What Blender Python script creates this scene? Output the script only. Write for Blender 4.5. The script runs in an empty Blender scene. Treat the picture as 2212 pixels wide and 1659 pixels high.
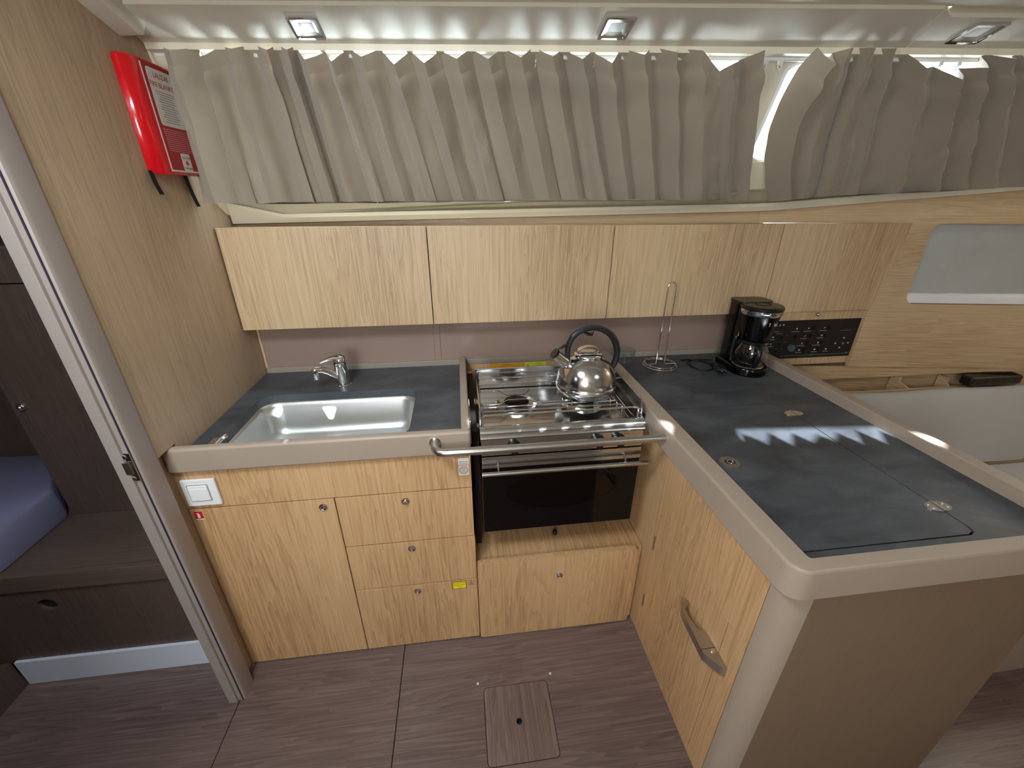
import bpy, bmesh, math, random
from mathutils import Vector, Matrix, noise
from mathutils.geometry import tessellate_polygon
random.seed(4)
PI = math.pi
SC = bpy.context.scene
COL = SC.collection

# ------------------------------------------------------------------ camera
cam_d = bpy.data.cameras.new('camera'); cam = bpy.data.objects.new('camera', cam_d); COL.objects.link(cam)
cam_d.sensor_width = 36.0; cam_d.lens = 36.0*887.857/2212.0; cam_d.clip_start = 0.02
_R = Matrix(((0.9922976571764749, 0.05062899117278578, -0.11305779413603051),
             (-0.12387031784398186, 0.41457303355293645, -0.901546085459832),
             (0.0012263438791721528, 0.9086065733327829, 0.4176512791518161)))
cam.matrix_world = Matrix.Translation((0, 0, 1.5)) @ _R.to_4x4()
SC.camera = cam

# ------------------------------------------------------------------ world, sun, daylight, added fill lamps
W = bpy.data.worlds.new('sky'); SC.world = W; W.use_nodes = True
bg = W.node_tree.nodes['Background']; bg.inputs[0].default_value = (0.80, 0.90, 1.0, 1); bg.inputs[1].default_value = 3.0

def lamp(name, kind, loc, direction, energy, color=(1, 1, 1), size=None, size_y=None, angle=None, spread=None):
    d = bpy.data.lights.new(name, kind); o = bpy.data.objects.new(name, d); COL.objects.link(o)
    o.location = loc; o.rotation_euler = Vector(direction).to_track_quat('-Z', 'Y').to_euler()
    d.energy = energy; d.color = color
    if kind == 'AREA':
        d.shape = 'RECTANGLE'; d.size = size; d.size_y = size_y or size
        if spread: d.spread = math.radians(spread)
    if angle is not None: d.angle = math.radians(angle)
    return o
lamp('sun', 'SUN', (0, -4, 3), (0, 1, -0.38), 40.0, (0.97, 0.98, 1.0), angle=0.25)
lamp('added_overhead_fill', 'AREA', (-0.42, 0.32, 1.975), (0.18, 0.12, -1), 17.0, (0.88, 0.96, 1.0), 0.42, 0.42)  # unseen lamp added under the closed ceiling to light the galley
lamp('added_saloon_fill', 'AREA', (1.3, -0.2, 1.975), (0.10, 0.35, -1), 2.2, (0.86, 0.95, 1.0), 0.6, 0.6)  # added fill for the settee side; the ceiling has no opening here
lamp('added_camera_side_fill', 'AREA', (-0.50, -1.25, 1.50), (0.38, 1.0, 0.06), 18.0, (0.94, 0.98, 1.0), 0.55, 0.6)  # added fill behind the camera, aimed to model fronts and curtain folds
lamp('near_window_skylight', 'AREA', (0.1, 2.10, 1.15), (0, -0.75, 0.65), 75.0, (0.88, 0.98, 1.0), 1.8, 0.14)
lamp('near_window_skylight_aft', 'AREA', (1.75, 1.95, 1.18), (-0.12, -0.75, 0.65), 90.0, (0.88, 0.98, 1.0), 1.3, 0.14)
lamp('cabin_window_daylight', 'AREA', (-1.5, 0.1, 1.7), (0.1, 0.9, -0.8), 1.2, (0.80, 0.88, 1.0), 0.35, 0.35)

SC.view_settings.view_transform = 'Standard'; SC.view_settings.look = 'None'
SC.view_settings.exposure = 0.40; SC.view_settings.gamma = 1.0; SC.view_settings.use_curve_mapping = False

# ------------------------------------------------------------------ materials
MATS = {}
def srgb(r, g, b):
    f = lambda c: ((c/255.0+0.055)/1.055)**2.4 if c > 10 else c/255.0/12.92
    return (f(r), f(g), f(b), 1)
def newmat(name):
    m = bpy.data.materials.new(name); m.use_nodes = True
    return m, m.node_tree, m.node_tree.nodes['Principled BSDF']
def pset(p, **k):
    for a, v in k.items():
        p.inputs[a.replace('_', ' ')].default_value = v
def plain(name, col, rough=0.5, metal=0.0, bump=0.0, bscale=300, var=0.0, vscale=6, coat=0.0, spec=0.5):
    m, nt, p = newmat(name)
    pset(p, Base_Color=col, Roughness=rough, Metallic=metal)
    p.inputs['Coat Weight'].default_value = coat; p.inputs['Specular IOR Level'].default_value = spec
    tc = nt.nodes.new('ShaderNodeTexCoord')
    n = nt.nodes.new('ShaderNodeTexNoise'); n.inputs['Scale'].default_value = vscale; n.inputs['Detail'].default_value = 4
    nt.links.new(tc.outputs['Object'], n.inputs['Vector'])
    mr = nt.nodes.new('ShaderNodeMapRange'); mr.inputs[1].default_value = 0.3; mr.inputs[2].default_value = 0.7
    mr.inputs[3].default_value = 1-var; mr.inputs[4].default_value = 1+var
    nt.links.new(n.outputs['Fac'], mr.inputs[0])
    mx = nt.nodes.new('ShaderNodeVectorMath'); mx.operation = 'SCALE'; mx.inputs[0].default_value = col[:3]
    nt.links.new(mr.outputs[0], mx.inputs['Scale']); nt.links.new(mx.outputs[0], p.inputs['Base Color'])
    if bump:
        n2 = nt.nodes.new('ShaderNodeTexNoise'); n2.inputs['Scale'].default_value = bscale; n2.inputs['Detail'].default_value = 3
        nt.links.new(tc.outputs['Object'], n2.inputs['Vector'])
        b = nt.nodes.new('ShaderNodeBump'); b.inputs['Strength'].default_value = bump; b.inputs['Distance'].default_value = 0.002
        nt.links.new(n2.outputs['Fac'], b.inputs['Height']); nt.links.new(b.outputs[0], p.inputs['Normal'])
    MATS[name] = m; return m
def wood(name, dark, mid, light, axis='z', rough=0.42, scale=1.0, coat=0.0, streak=0.42, fine=0.55, flat=None):
    m, nt, p = newmat(name); N = nt.nodes.new; L = nt.links.new
    p.inputs['Roughness'].default_value = rough; p.inputs['Coat Weight'].default_value = coat
    tc = N('ShaderNodeTexCoord')
    def mapped(s_along, s_across, off=0):
        mp = N('ShaderNodeMapping'); sc = [s_across*scale]*3; sc['xyz'.index(axis)] = s_along*scale
        if flat: sc['xyz'.index(flat)] = 0.6*scale
        mp.inputs['Scale'].default_value = sc; mp.inputs['Location'].default_value = (off, off*1.7, off*.3)
        L(tc.outputs['Object'], mp.inputs['Vector']); return mp
    a = N('ShaderNodeTexNoise'); a.inputs['Scale'].default_value = 1; a.inputs['Detail'].default_value = 5; a.inputs['Distortion'].default_value = 0.5
    L(mapped(0.7, 12).outputs[0], a.inputs['Vector'])
    # growth rings: contour lines of the slow noise
    ml = N('ShaderNodeMath'); ml.operation = 'MULTIPLY'; ml.inputs[1].default_value = 17
    L(a.outputs['Fac'], ml.inputs[0])
    fr = N('ShaderNodeMath'); fr.operation = 'FRACT'; L(ml.outputs[0], fr.inputs[0])
    b = N('ShaderNodeTexNoise'); b.inputs['Scale'].default_value = 1; b.inputs['Detail'].default_value = 7; b.inputs['Roughness'].default_value = 0.65
    L(mapped(4, 190, 3).outputs[0], b.inputs['Vector'])
    c = N('ShaderNodeTexNoise'); c.inputs['Scale'].default_value = 1; c.inputs['Detail'].default_value = 3
    L(mapped(0.8, 3.0, 7).outputs[0], c.inputs['Vector'])
    mixa = N('ShaderNodeMix'); mixa.data_type = 'FLOAT'; mixa.inputs[0].default_value = fine
    mr = N('ShaderNodeMapRange'); mr.inputs[1].default_value = 0.0; mr.inputs[2].default_value = 1.0; mr.inputs[3].default_value = 0.36; mr.inputs[4].default_value = 0.64
    L(fr.outputs[0], mr.inputs[0])
    L(mr.outputs[0], mixa.inputs[2]); L(b.outputs['Fac'], mixa.inputs[3])
    mixb = N('ShaderNodeMix'); mixb.data_type = 'FLOAT'; mixb.inputs[0].default_value = 0.30
    L(mixa.outputs[0], mixb.inputs[2]); L(c.outputs['Fac'], mixb.inputs[3])
    cr = N('ShaderNodeValToRGB'); e = cr.color_ramp.elements
    e[0].position = 0.5-streak*0.36; e[0].color = dark; e[1].position = 0.5+streak*0.36; e[1].color = light
    k = e.new(0.5); k.color = mid
    L(mixb.outputs[0], cr.inputs[0]); L(cr.outputs[0], p.inputs['Base Color'])
    bp = N('ShaderNodeBump'); bp.inputs['Strength'].default_value = 0.12; bp.inputs['Distance'].default_value = 0.001
    L(b.outputs['Fac'], bp.inputs['Height']); L(bp.outputs[0], p.inputs['Normal'])
    MATS[name] = m; return m
OAK = (srgb(152, 113, 76), srgb(200, 161, 117), srgb(214, 180, 138))
OAK_COOL_LIT = (srgb(164, 134, 100), srgb(202, 174, 138), srgb(218, 194, 160))  # oak tones paled to stand in for cool light on the uppers
for ax in 'xyz':
    wood('oak_'+ax, *OAK, axis=ax)
    wood('pale_oak_'+ax, *OAK_COOL_LIT, axis=ax)
wood('hull_oak', *OAK_COOL_LIT, axis='x', flat='y')
wood('wall_oak', srgb(146, 124, 99), srgb(182, 158, 130), srgb(198, 176, 148), 'z', rough=0.45, scale=0.9, streak=0.6)
wood('walnut_x', srgb(74, 60, 57), srgb(108, 90, 86), srgb(134, 116, 110), 'x', rough=0.30, scale=0.8, coat=0.15)
wood('walnut_y', srgb(78, 64, 60), srgb(114, 96, 89), srgb(138, 120, 111), 'y', rough=0.38, scale=1.0)
wood('shaded_cabin_oak_x', srgb(74, 60, 54), srgb(92, 76, 68), srgb(106, 90, 81), 'x', rough=0.5)  # oak colours lowered here and below to paint in the cabin's shade
wood('shaded_cabin_oak_z', srgb(70, 56, 51), srgb(86, 70, 63), srgb(98, 82, 74), 'z', rough=0.5)
plain('taupe_laminate', srgb(164, 148, 133), 0.42, bump=0.05, var=0.02)
plain('jamb_laminate', srgb(150, 139, 133), 0.40, bump=0.04, var=0.02)
plain('grey_trim', srgb(150, 140, 130), 0.4)
plain('groove', srgb(38, 28, 48), 0.6)
plain('splash_panel', srgb(152, 130, 118), 0.20, var=0.03, vscale=2)
plain('cream_gelcoat', srgb(226, 218, 196), 0.35, var=0.02, vscale=3)
plain('headliner', srgb(212, 205, 190), 0.55, bump=0.06, bscale=500, var=0.015)
plain('white_plastic', srgb(235, 235, 238), 0.35)
plain('clear_plastic', srgb(225, 228, 226), 0.2)
plain('steel', srgb(205, 205, 205), 0.16, 1.0)
plain('chrome', srgb(225, 225, 228), 0.05, 1.0)
plain('satin_steel', srgb(190, 186, 180), 0.30, 1.0)
plain('dull_metal', srgb(120, 115, 108), 0.45, 1.0)
plain('black_plastic', srgb(16, 16, 17), 0.28)
plain('gloss_black', srgb(5, 5, 6), 0.07, spec=0.35)
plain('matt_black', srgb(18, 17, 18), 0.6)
plain('dark_void', srgb(10, 9, 9), 0.9)
plain('black_enamel', srgb(12, 12, 13), 0.12)
plain('grey_knob', srgb(78, 92, 102), 0.4)
plain('handle_blue_grey', srgb(40, 46, 54), 0.35)
plain('red_gloss', srgb(206, 6, 24), 0.16, coat=0.4)
plain('red_print', srgb(168, 24, 34), 0.45)
plain('label_paper', srgb(222, 218, 212), 0.5)
plain('print_white', srgb(225, 225, 225), 0.5)
plain('print_grey', srgb(150, 150, 150), 0.5)
plain('print_black', srgb(22, 20, 20), 0.6)
plain('print_orange', srgb(206, 92, 50), 0.5)
plain('print_pink', srgb(214, 140, 150), 0.5)
plain('print_red', srgb(200, 16, 28), 0.45)
plain('label_orange', srgb(232, 168, 24), 0.45)
plain('label_yellow', srgb(226, 222, 66), 0.45)
plain('label_bright_yellow', srgb(246, 222, 30), 0.45)
plain('label_brown', srgb(138, 104, 70), 0.5)
plain('black_strap', srgb(14, 16, 20), 0.95)
plain('screen', srgb(20, 28, 20), 0.12)
plain('bunk_fabric', srgb(128, 126, 158), 0.9, bump=0.3, bscale=90, var=0.05)
plain('bag_fabric', srgb(20, 16, 18), 0.8, bump=0.4, bscale=40)
plain('bag_red', srgb(110, 20, 30), 0.7)
plain('settee_fabric', srgb(184, 180, 178), 0.9, bump=0.25, bscale=350, var=0.03, vscale=3)
plain('backlit_shade_fabric', srgb(178, 180, 176), 0.95, bump=0.25, bscale=400, var=0.05, vscale=5)  # base colour brightened to stand in for light from behind
plain('step_strip', srgb(214, 220, 235), 0.35)
plain('harbour_blue', srgb(90, 125, 155), 0.7, var=0.25, vscale=12)
plain('pontoon_white', srgb(225, 228, 230), 0.6)

def mat_counter():
    m, nt, p = newmat('slate_laminate'); N = nt.nodes.new; L = nt.links.new
    tc = N('ShaderNodeTexCoord')
    a = N('ShaderNodeTexNoise'); a.inputs['Scale'].default_value = 5; a.inputs['Detail'].default_value = 8; a.inputs['Roughness'].default_value = 0.62; a.inputs['Distortion'].default_value = 0.6
    mp = N('ShaderNodeMapping'); mp.inputs['Scale'].default_value = (1.0, 2.2, 1); L(tc.outputs['Object'], mp.inputs['Vector']); L(mp.outputs[0], a.inputs['Vector'])
    cr = N('ShaderNodeValToRGB'); e = cr.color_ramp.elements
    e[0].position = 0.3; e[0].color = srgb(46, 50, 55); e[1].position = 0.72; e[1].color = srgb(90, 95, 102)
    L(a.outputs['Fac'], cr.inputs[0]); L(cr.outputs[0], p.inputs['Base Color'])
    b = N('ShaderNodeTexNoise'); b.inputs['Scale'].default_value = 260; b.inputs['Detail'].default_value = 3; L(mp.outputs[0], b.inputs['Vector'])
    bp = N('ShaderNodeBump'); bp.inputs['Strength'].default_value = 0.25; bp.inputs['Distance'].default_value = 0.001
    L(b.outputs['Fac'], bp.inputs['Height']); L(bp.outputs[0], p.inputs['Normal'])
    p.inputs['Roughness'].default_value = 0.42
    MATS['slate_laminate'] = m
mat_counter()
def mat_brushed():
    m, nt, p = newmat('brushed_steel'); N = nt.nodes.new; L = nt.links.new
    pset(p, Base_Color=srgb(222, 226, 226), Metallic=1.0)
    tc = N('ShaderNodeTexCoord'); mp = N('ShaderNodeMapping'); mp.inputs['Scale'].default_value = (6, 120, 120)
    L(tc.outputs['Object'], mp.inputs['Vector'])
    a = N('ShaderNodeTexNoise'); a.inputs['Scale'].default_value = 2; a.inputs['Detail'].default_value = 5; L(mp.outputs[0], a.inputs['Vector'])
    mr = N('ShaderNodeMapRange'); mr.inputs[3].default_value = 0.28; mr.inputs[4].default_value = 0.44; L(a.outputs['Fac'], mr.inputs[0]); L(mr.outputs[0], p.inputs['Roughness'])
    MATS['brushed_steel'] = m
mat_brushed()
def mat_fabric(name, col, transl=0.12, tcol=None):
    m, nt, p = newmat(name); N = nt.nodes.new; L = nt.links.new
    pset(p, Base_Color=col, Roughness=0.85); p.inputs['Sheen Weight'].default_value = 0.25; p.inputs['Sheen Roughness'].default_value = 0.5
    tc = N('ShaderNodeTexCoord')
    w = N('ShaderNodeTexNoise'); w.inputs['Scale'].default_value = 700; L(tc.outputs['Object'], w.inputs['Vector'])
    bp = N('ShaderNodeBump'); bp.inputs['Strength'].default_value = 0.3; bp.inputs['Distance'].default_value = 0.001
    L(w.outputs['Fac'], bp.inputs['Height']); L(bp.outputs[0], p.inputs['Normal'])
    t = N('ShaderNodeBsdfTranslucent'); t.inputs[0].default_value = tcol or col
    mx = N('ShaderNodeMixShader'); mx.inputs[0].default_value = transl
    L(p.outputs[0], mx.inputs[1]); L(t.outputs[0], mx.inputs[2])
    L(mx.outputs[0], nt.nodes['Material Output'].inputs[0]); MATS[name] = m
mat_fabric('curtain_fabric', srgb(164, 152, 135), 0.01)
def mat_glass(name, col=(1, 1, 1, 1), rough=0.0, thin=False, ior=1.45, tint=0.0):
    m, nt, p = newmat(name); N = nt.nodes.new; L = nt.links.new
    if thin:
        tr = N('ShaderNodeBsdfTransparent'); tr.inputs[0].default_value = col
        gl = N('ShaderNodeBsdfGlossy'); gl.inputs['Roughness'].default_value = 0.02
        lw = N('ShaderNodeLayerWeight'); lw.inputs[0].default_value = 0.5
        pw5 = N('ShaderNodeMath'); pw5.operation = 'POWER'; pw5.inputs[1].default_value = 4.0; L(lw.outputs['Facing'], pw5.inputs[0])
        mr = N('ShaderNodeMapRange'); mr.inputs[3].default_value = 0.04; mr.inputs[4].default_value = 0.8; L(pw5.outputs[0], mr.inputs[0])
        mx = N('ShaderNodeMixShader'); L(mr.outputs[0], mx.inputs[0]); L(tr.outputs[0], mx.inputs[1]); L(gl.outputs[0], mx.inputs[2])
        L(mx.outputs[0], nt.nodes['Material Output'].inputs[0])
    else:
        pset(p, Base_Color=col, Roughness=rough, IOR=ior); p.inputs['Transmission Weight'].default_value = 1.0
    MATS[name] = m
mat_glass('pane_glass', (0.95, 0.98, 1, 1), thin=True)
mat_glass('oven_glass', (0.38, 0.33, 0.26, 1), thin=True, ior=1.5)
mat_glass('cut_glass', (0.93, 0.96, 0.97, 1), thin=True)
mat_glass('clear_glass', (0.96, 0.98, 0.97, 1))

# ------------------------------------------------------------------ mesh building
class MB:
    def __init__(s): s.bm = bmesh.new()
    def _merge(s, t, M=None):
        if M is not None: bmesh.ops.transform(t, matrix=M, verts=t.verts)
        me = bpy.data.meshes.new('tmp'); t.to_mesh(me); t.free(); s.bm.from_mesh(me); bpy.data.meshes.remove(me); return s
    def box(s, x0, x1, y0, y1, z0, z1, bev=0.0, seg=2, M=None):
        t = bmesh.new(); bmesh.ops.create_cube(t, size=1)
        bmesh.ops.transform(t, matrix=Matrix.Translation(((x0+x1)/2, (y0+y1)/2, (z0+z1)/2)) @ Matrix.Diagonal((abs(x1-x0), abs(y1-y0), abs(z1-z0), 1)), verts=t.verts)
        if bev: bmesh.ops.bevel(t, geom=list(t.edges), offset=bev, segments=seg, affect='EDGES', profile=0.5)
        return s._merge(t, M)
    def loft(s, rings, closed=True, caps=True, M=None):
        t = bmesh.new(); vs = [[t.verts.new(p) for p in r] for r in rings]; n = len(rings[0])
        for a, b in zip(vs, vs[1:]):
            for i in range(n if closed else n-1):
                j = (i+1) % n
                try: t.faces.new((a[i], a[j], b[j], b[i]))
                except ValueError: pass
        if caps and closed:
            t.faces.new(vs[0][::-1]); t.faces.new(vs[-1])
        bmesh.ops.recalc_face_normals(t, faces=t.faces)
        return s._merge(t, M)
    def tube(s, pts, r, seg=12, closed=False, caps=True, flat=None):
        pts = [Vector(p) for p in pts]; rings = []; n = len(pts); prev = None
        for i, p in enumerate(pts):
            if closed: d = (pts[(i+1) % n]-pts[i-1]).normalized()
            else: d = (pts[min(i+1, n-1)]-pts[max(i-1, 0)]).normalized()
            if prev is None:
                u = d.orthogonal().normalized() if flat is None else (Vector(flat)-d*Vector(flat).dot(d)).normalized()
            else: u = (prev-d*prev.dot(d)).normalized()
            prev = u; v = d.cross(u); rr = r[i] if isinstance(r, (list, tuple)) else r
            ra, rb = rr if isinstance(rr, tuple) else (rr, rr)
            rings.append([p+u*math.cos(2*PI*k/seg)*ra+v*math.sin(2*PI*k/seg)*rb for k in range(seg)])
        if closed: rings.append(rings[0])
        t = bmesh.new(); s.loft(rings, caps=(caps and not closed)); t.free()
        if closed: bmesh.ops.remove_doubles(s.bm, verts=s.bm.verts, dist=1e-6)
        return s
    def cyl(s, p0, p1, r0, r1=None, seg=24, caps=True):
        return s.tube([p0, p1], [r0, r0 if r1 is None else r1], seg, caps=caps)
    def lathe(s, prof, c=(0, 0, 0), seg=40, M=None):
        rings = [[Vector((c[0]+max(r, 1e-5)*math.cos(2*PI*k/seg), c[1]+max(r, 1e-5)*math.sin(2*PI*k/seg), c[2]+z)) for k in range(seg)] for r, z in prof]
        t = bmesh.new(); vs = [[t.verts.new(p) for p in r] for r in rings]
        for a, b in zip(vs, vs[1:]):
            for i in range(seg):
                j = (i+1) % seg; t.faces.new((a[i], a[j], b[j], b[i]))
        bmesh.ops.remove_doubles(t, verts=t.verts, dist=5e-5)
        bmesh.ops.recalc_face_normals(t, faces=t.faces)
        return s._merge(t, M)
    def plate(s, outer, holes, fn, w0, w1):
        """outline (u,v) with holes, from depth w0 to w1, placed by fn(u,v,w)"""
        loops = [list(outer)]+[list(h) for h in holes]
        flat = [p for l in loops for p in l]
        tris = tessellate_polygon([[Vector((a, b, 0)) for a, b in l] for l in loops])
        t = bmesh.new(); A = [t.verts.new(fn(u, v, w0)) for u, v in flat]; B = [t.verts.new(fn(u, v, w1)) for u, v in flat]
        for q in tris:
            try:
                t.faces.new([A[i] for i in q]); t.faces.new([B[i] for i in q][::-1])
            except ValueError: pass
        k = 0
        for l in loops:
            n = len(l)
            for i in range(n):
                j = (i+1) % n; t.faces.new((A[k+i], A[k+j], B[k+j], B[k+i]))
            k += n
        bmesh.ops.recalc_face_normals(t, faces=t.faces)
        return s._merge(t)
    def quad(s, pts):
        vs = [s.bm.verts.new(p) for p in pts]; s.bm.faces.new(vs); return s
    def sphere(s, c, r, sc=(1, 1, 1), seg=20, M=None):
        t = bmesh.new(); bmesh.ops.create_uvsphere(t, u_segments=seg, v_segments=seg//2, radius=r)
        bmesh.ops.transform(t, matrix=Matrix.Translation(c) @ Matrix.Diagonal((*sc, 1)), verts=t.verts)
        return s._merge(t, M)
    def xf(s, M): bmesh.ops.transform(s.bm, matrix=M, verts=s.bm.verts); return s

def link(name, mb, mat, origin=(0, 0, 0), parent=None, label=None, ang=35, smooth=True):
    """one mesh object; vertices were given in world space, the origin goes to `origin`"""
    O = Vector(origin)
    bmesh.ops.translate(mb.bm, vec=-O, verts=mb.bm.verts)
    me = bpy.data.meshes.new(name); mb.bm.to_mesh(me); mb.bm.free()
    if smooth:
        me.polygons.foreach_set('use_smooth', [True]*len(me.polygons)); me.set_sharp_from_angle(angle=math.radians(ang))
    mats = mat if isinstance(mat, (list, tuple)) else [mat]
    for k in mats: me.materials.append(MATS[k])
    o = bpy.data.objects.new(name, me); COL.objects.link(o)
    if smooth and ang < 50:
        wn_ = o.modifiers.new('weighted_normal', 'WEIGHTED_NORMAL'); wn_.keep_sharp = True
    if parent is not None: o.parent = parent
    else: o.location = O
    if label: o['label'] = label
    return o
class Thing:
    def __init__(s, name, loc, label, cat, group=None):
        s.o = bpy.data.objects.new(name, None); COL.objects.link(s.o); s.o.location = loc; s.loc = Vector(loc)
        s.o.empty_display_size = 0.05
        s.o['label'] = label; s.o['category'] = cat
        if group: s.o['group'] = group
    def part(s, name, mb, mat, parent=None, label=None, ang=35):
        return link(name, mb, mat, s.loc, parent or s.o, label, ang)
def single(name, mb, mat, loc, label, cat, group=None, kind=None, ang=35):
    o = link(name, mb, mat, loc, None, label, ang); o['category'] = cat
    if group: o['group'] = group
    if kind: o['kind'] = kind
    return o
def struct(name, mb, mat, parent=None, loc=(0, 0, 0), label=None, ang=35):
    o = link(name, mb, mat, loc, parent, label, ang)
    if parent is None: o['kind'] = 'structure'
    return o
def textmb(string, size, M, mb=None, align='CENTER', thick=0.0):
    cu = bpy.data.curves.new('txt', 'FONT'); cu.body = string; cu.size = size; cu.align_x = align; cu.align_y = 'CENTER'; cu.extrude = thick
    ob = bpy.data.objects.new('txt', cu); COL.objects.link(ob)
    dg = bpy.context.evaluated_depsgraph_get(); me = bpy.data.meshes.new_from_object(ob.evaluated_get(dg))
    mb = mb or MB(); t = bmesh.new(); t.from_mesh(me); bpy.data.meshes.remove(me)
    bpy.data.objects.remove(ob); bpy.data.curves.remove(cu)
    mb._merge(t, M); return mb
def frame(o, u, v):
    """matrix whose local X,Y run along u,v from origin o"""
    u = Vector(u).normalized(); v = Vector(v).normalized(); w = u.cross(v)
    return Matrix(((u.x, v.x, w.x, o[0]), (u.y, v.y, w.y, o[1]), (u.z, v.z, w.z, o[2]), (0, 0, 0, 1)))
def rrect(x0, x1, y0, y1, r, seg=6):
    out = []
    for cx, cy, a0 in ((x1-r, y1-r, 0), (x0+r, y1-r, 90), (x0+r, y0+r, 180), (x1-r, y0+r, 270)):
        for k in range(seg+1):
            a = math.radians(a0+90*k/seg); out.append((cx+r*math.cos(a), cy+r*math.sin(a)))
    return out
def circle(cx, cy, r, seg=28, ry=None): return [(cx+r*math.cos(2*PI*k/seg), cy+(ry or r)*math.sin(2*PI*k/seg)) for k in range(seg)]
XY = lambda u, v, w: Vector((u, v, w))       # plate lying flat, w = z
XZ = lambda u, v, w: Vector((u, w, v))       # plate standing, w = y
YZ = lambda u, v, w: Vector((w, u, v))       # plate standing, w = x
def lerp(a, b, t): return a+(b-a)*t
def pw(x, pts):
    if x <= pts[0][0]: a, b = pts[0], pts[1]
    elif x >= pts[-1][0]: a, b = pts[-2], pts[-1]
    else:
        for a, b in zip(pts, pts[1:]):
            if a[0] <= x <= b[0]: break
    return lerp(a[1], b[1], (x-a[0])/(b[0]-a[0]))

XW = -0.77        # bulkhead beside the sink
YB = 1.60         # plane behind the worktops
YD = 1.50         # fronts of the wall cabinets
ZC, ZR = 0.865, 0.900   # worktop surface and rim top
YF, XP = 1.009, 0.597   # lower fronts, side of the peninsula

# ================================================================== SETTING
# floor panels with fine joints
g = 0.0015
def fl(x0, x1, y0, y1, holes=()): return [(x0, y0), (x1, y0), (x1, y1), (x0, y1)], [list(h) for h in holes]
mb = MB()
hatch_hole = rrect(0.0085, 0.2245, 0.6155, 0.8305, 0.014)
for (x0, x1, y0, y1, hs) in ((-2.3, -0.782-g, -1.7, 1.75, ()), (-0.782+g, -0.267-g, -1.7, 1.75, ()), (-0.267+g, 1.7, -1.7, 1.75, (hatch_hole,)), (1.7+g, 3.2, -1.7, 1.75, ())):
    o_, h_ = fl(x0, x1, y0, y1, hs); mb.plate(o_, h_, XY, -0.02, 0.0)
fo = struct('floor', mb, 'walnut_x')
struct('floor_base', MB().box(-2.3, 3.2, -1.7, 1.75, -0.05, -0.021), 'groove', fo)

# bulkhead at the left of the galley
mb = MB().plate([(0.93, 0.902), (1.0265, 0.902), (1.0265, 0.0), (1.70, 0.0), (1.70, 1.95), (0.93, 1.95)], [], YZ, XW-0.03, XW).plate([(0.93, 0.0), (1.026, 0.0), (1.026, 0.901), (0.93, 0.901)], [], YZ, XW-0.040, XW-0.0245)
struct('wall_left', mb, 'wall_oak')
mb = MB().plate([(1.418, 1.95), (1.423, 1.852), (1.520, 1.560), (1.556, 1.474), (1.60, 1.44), (1.70, 1.42), (1.70, 1.95)], [], YZ, XW, XW+0.006)
struct('trim_1', mb, 'cream_gelcoat')
# door post: rounded jamb, groove and outer strip
mb = MB()
prof = [(-0.800, 0.893), (-0.772, 0.893), (-0.766, 0.896), (-0.7625, 0.904), (-0.7625, 0.945), (-0.766, 0.952), (-0.772, 0.954), (-0.800, 0.954)]
mb.loft([[Vector((x, y, z)) for x, y in prof] for z in (0.0, 1.95)])
dj = struct('door_1', mb, 'jamb_laminate')
struct('groove', MB().box(-0.7730, -0.7700, 0.8915, 0.8935, 0.0, 1.95), 'groove', dj)
struct('outer_strip', MB().box(-0.812, -0.785, 0.885, 0.945, 0.0, 1.95, 0.003), 'jamb_laminate', dj)
mb = MB().box(-0.796, -0.771, 0.8890, 0.8925, 0.886, 0.962, 0.001)
lt = struct('strike_plate', mb, 'chrome', dj)
struct('latch_bolt', MB().box(-0.792, -0.776, 0.8840, 0.8892, 0.906, 0.940, 0.002), 'dull_metal', lt)
for z in (0.893, 0.953):
    struct('screw', MB().cyl((-0.784, 0.8892, z), (-0.784, 0.8868, z), 0.0045, seg=16), 'chrome', lt)

# coach side behind the curtains: leans inwards, with window openings
TOP = [(-0.80, 1.428), (0.80, 1.262), (1.20, 1.215), (1.60, 1.172), (2.6, 1.055)]
BOT = [(-0.80, 1.665), (1.17, 1.612), (2.10, 1.448), (2.7, 1.33)]
BZ = [(-0.80, 1.428), (1.17, 1.466), (2.10, 1.542), (2.7, 1.59)]
def coach(u, v, w):    # u = x, v = 0..1 from sill to rail, w = depth outwards
    yb, yt, zb = pw(u, BOT), pw(u, TOP), pw(u, BZ)
    return Vector((u, lerp(yb, yt, v)+w*0.85, lerp(zb, 1.862, v)+w*0.5))
def skew(h, k): return [(x-k*(v-0.5), v) for x, v in h]
def dens(poly, n=6):
    out = []
    for i, p in enumerate(poly):
        q = poly[(i+1) % len(poly)]; m = n if math.hypot(p[0]-q[0], p[1]-q[1]) > 0.3 else 1
        for k in range(m): out.append((lerp(p[0], q[0], k/m), lerp(p[1], q[1], k/m)))
    return out
wins = [dens(rrect(-0.66, 0.10, 0.20, 0.95, 0.05)), dens(rrect(0.17, 0.80, 0.012, 0.95, 0.03)), dens(skew(rrect(0.965, 2.35, 0.36, 0.93, 0.06), 0.12))]
mb = MB().plate(dens([(-0.80, 0), (2.65, 0), (2.65, 1), (-0.80, 1)], 10), wins, coach, 0.0, 0.012)
wb = struct('wall_coach_side', mb, 'cream_gelcoat', ang=20)
for i, h in enumerate(wins):
    mb = MB().plate(h, [], coach, 0.008, 0.010)
    o = struct('window_%d' % (i+1), mb, 'pane_glass')
    cx = sum(p[0] for p in h)/len(h); cy = sum(p[1] for p in h)/len(h)
    ring = [(cx+(a-cx)*0.985, cy+(b-cy)*0.975) for a, b in h]
    struct('window_frame', MB().plate([(cx+(a-cx)*1.0, cy+(b-cy)*1.0) for a, b in h], [ring], coach, -0.003, 0.012), 'white_plastic', o)
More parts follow.
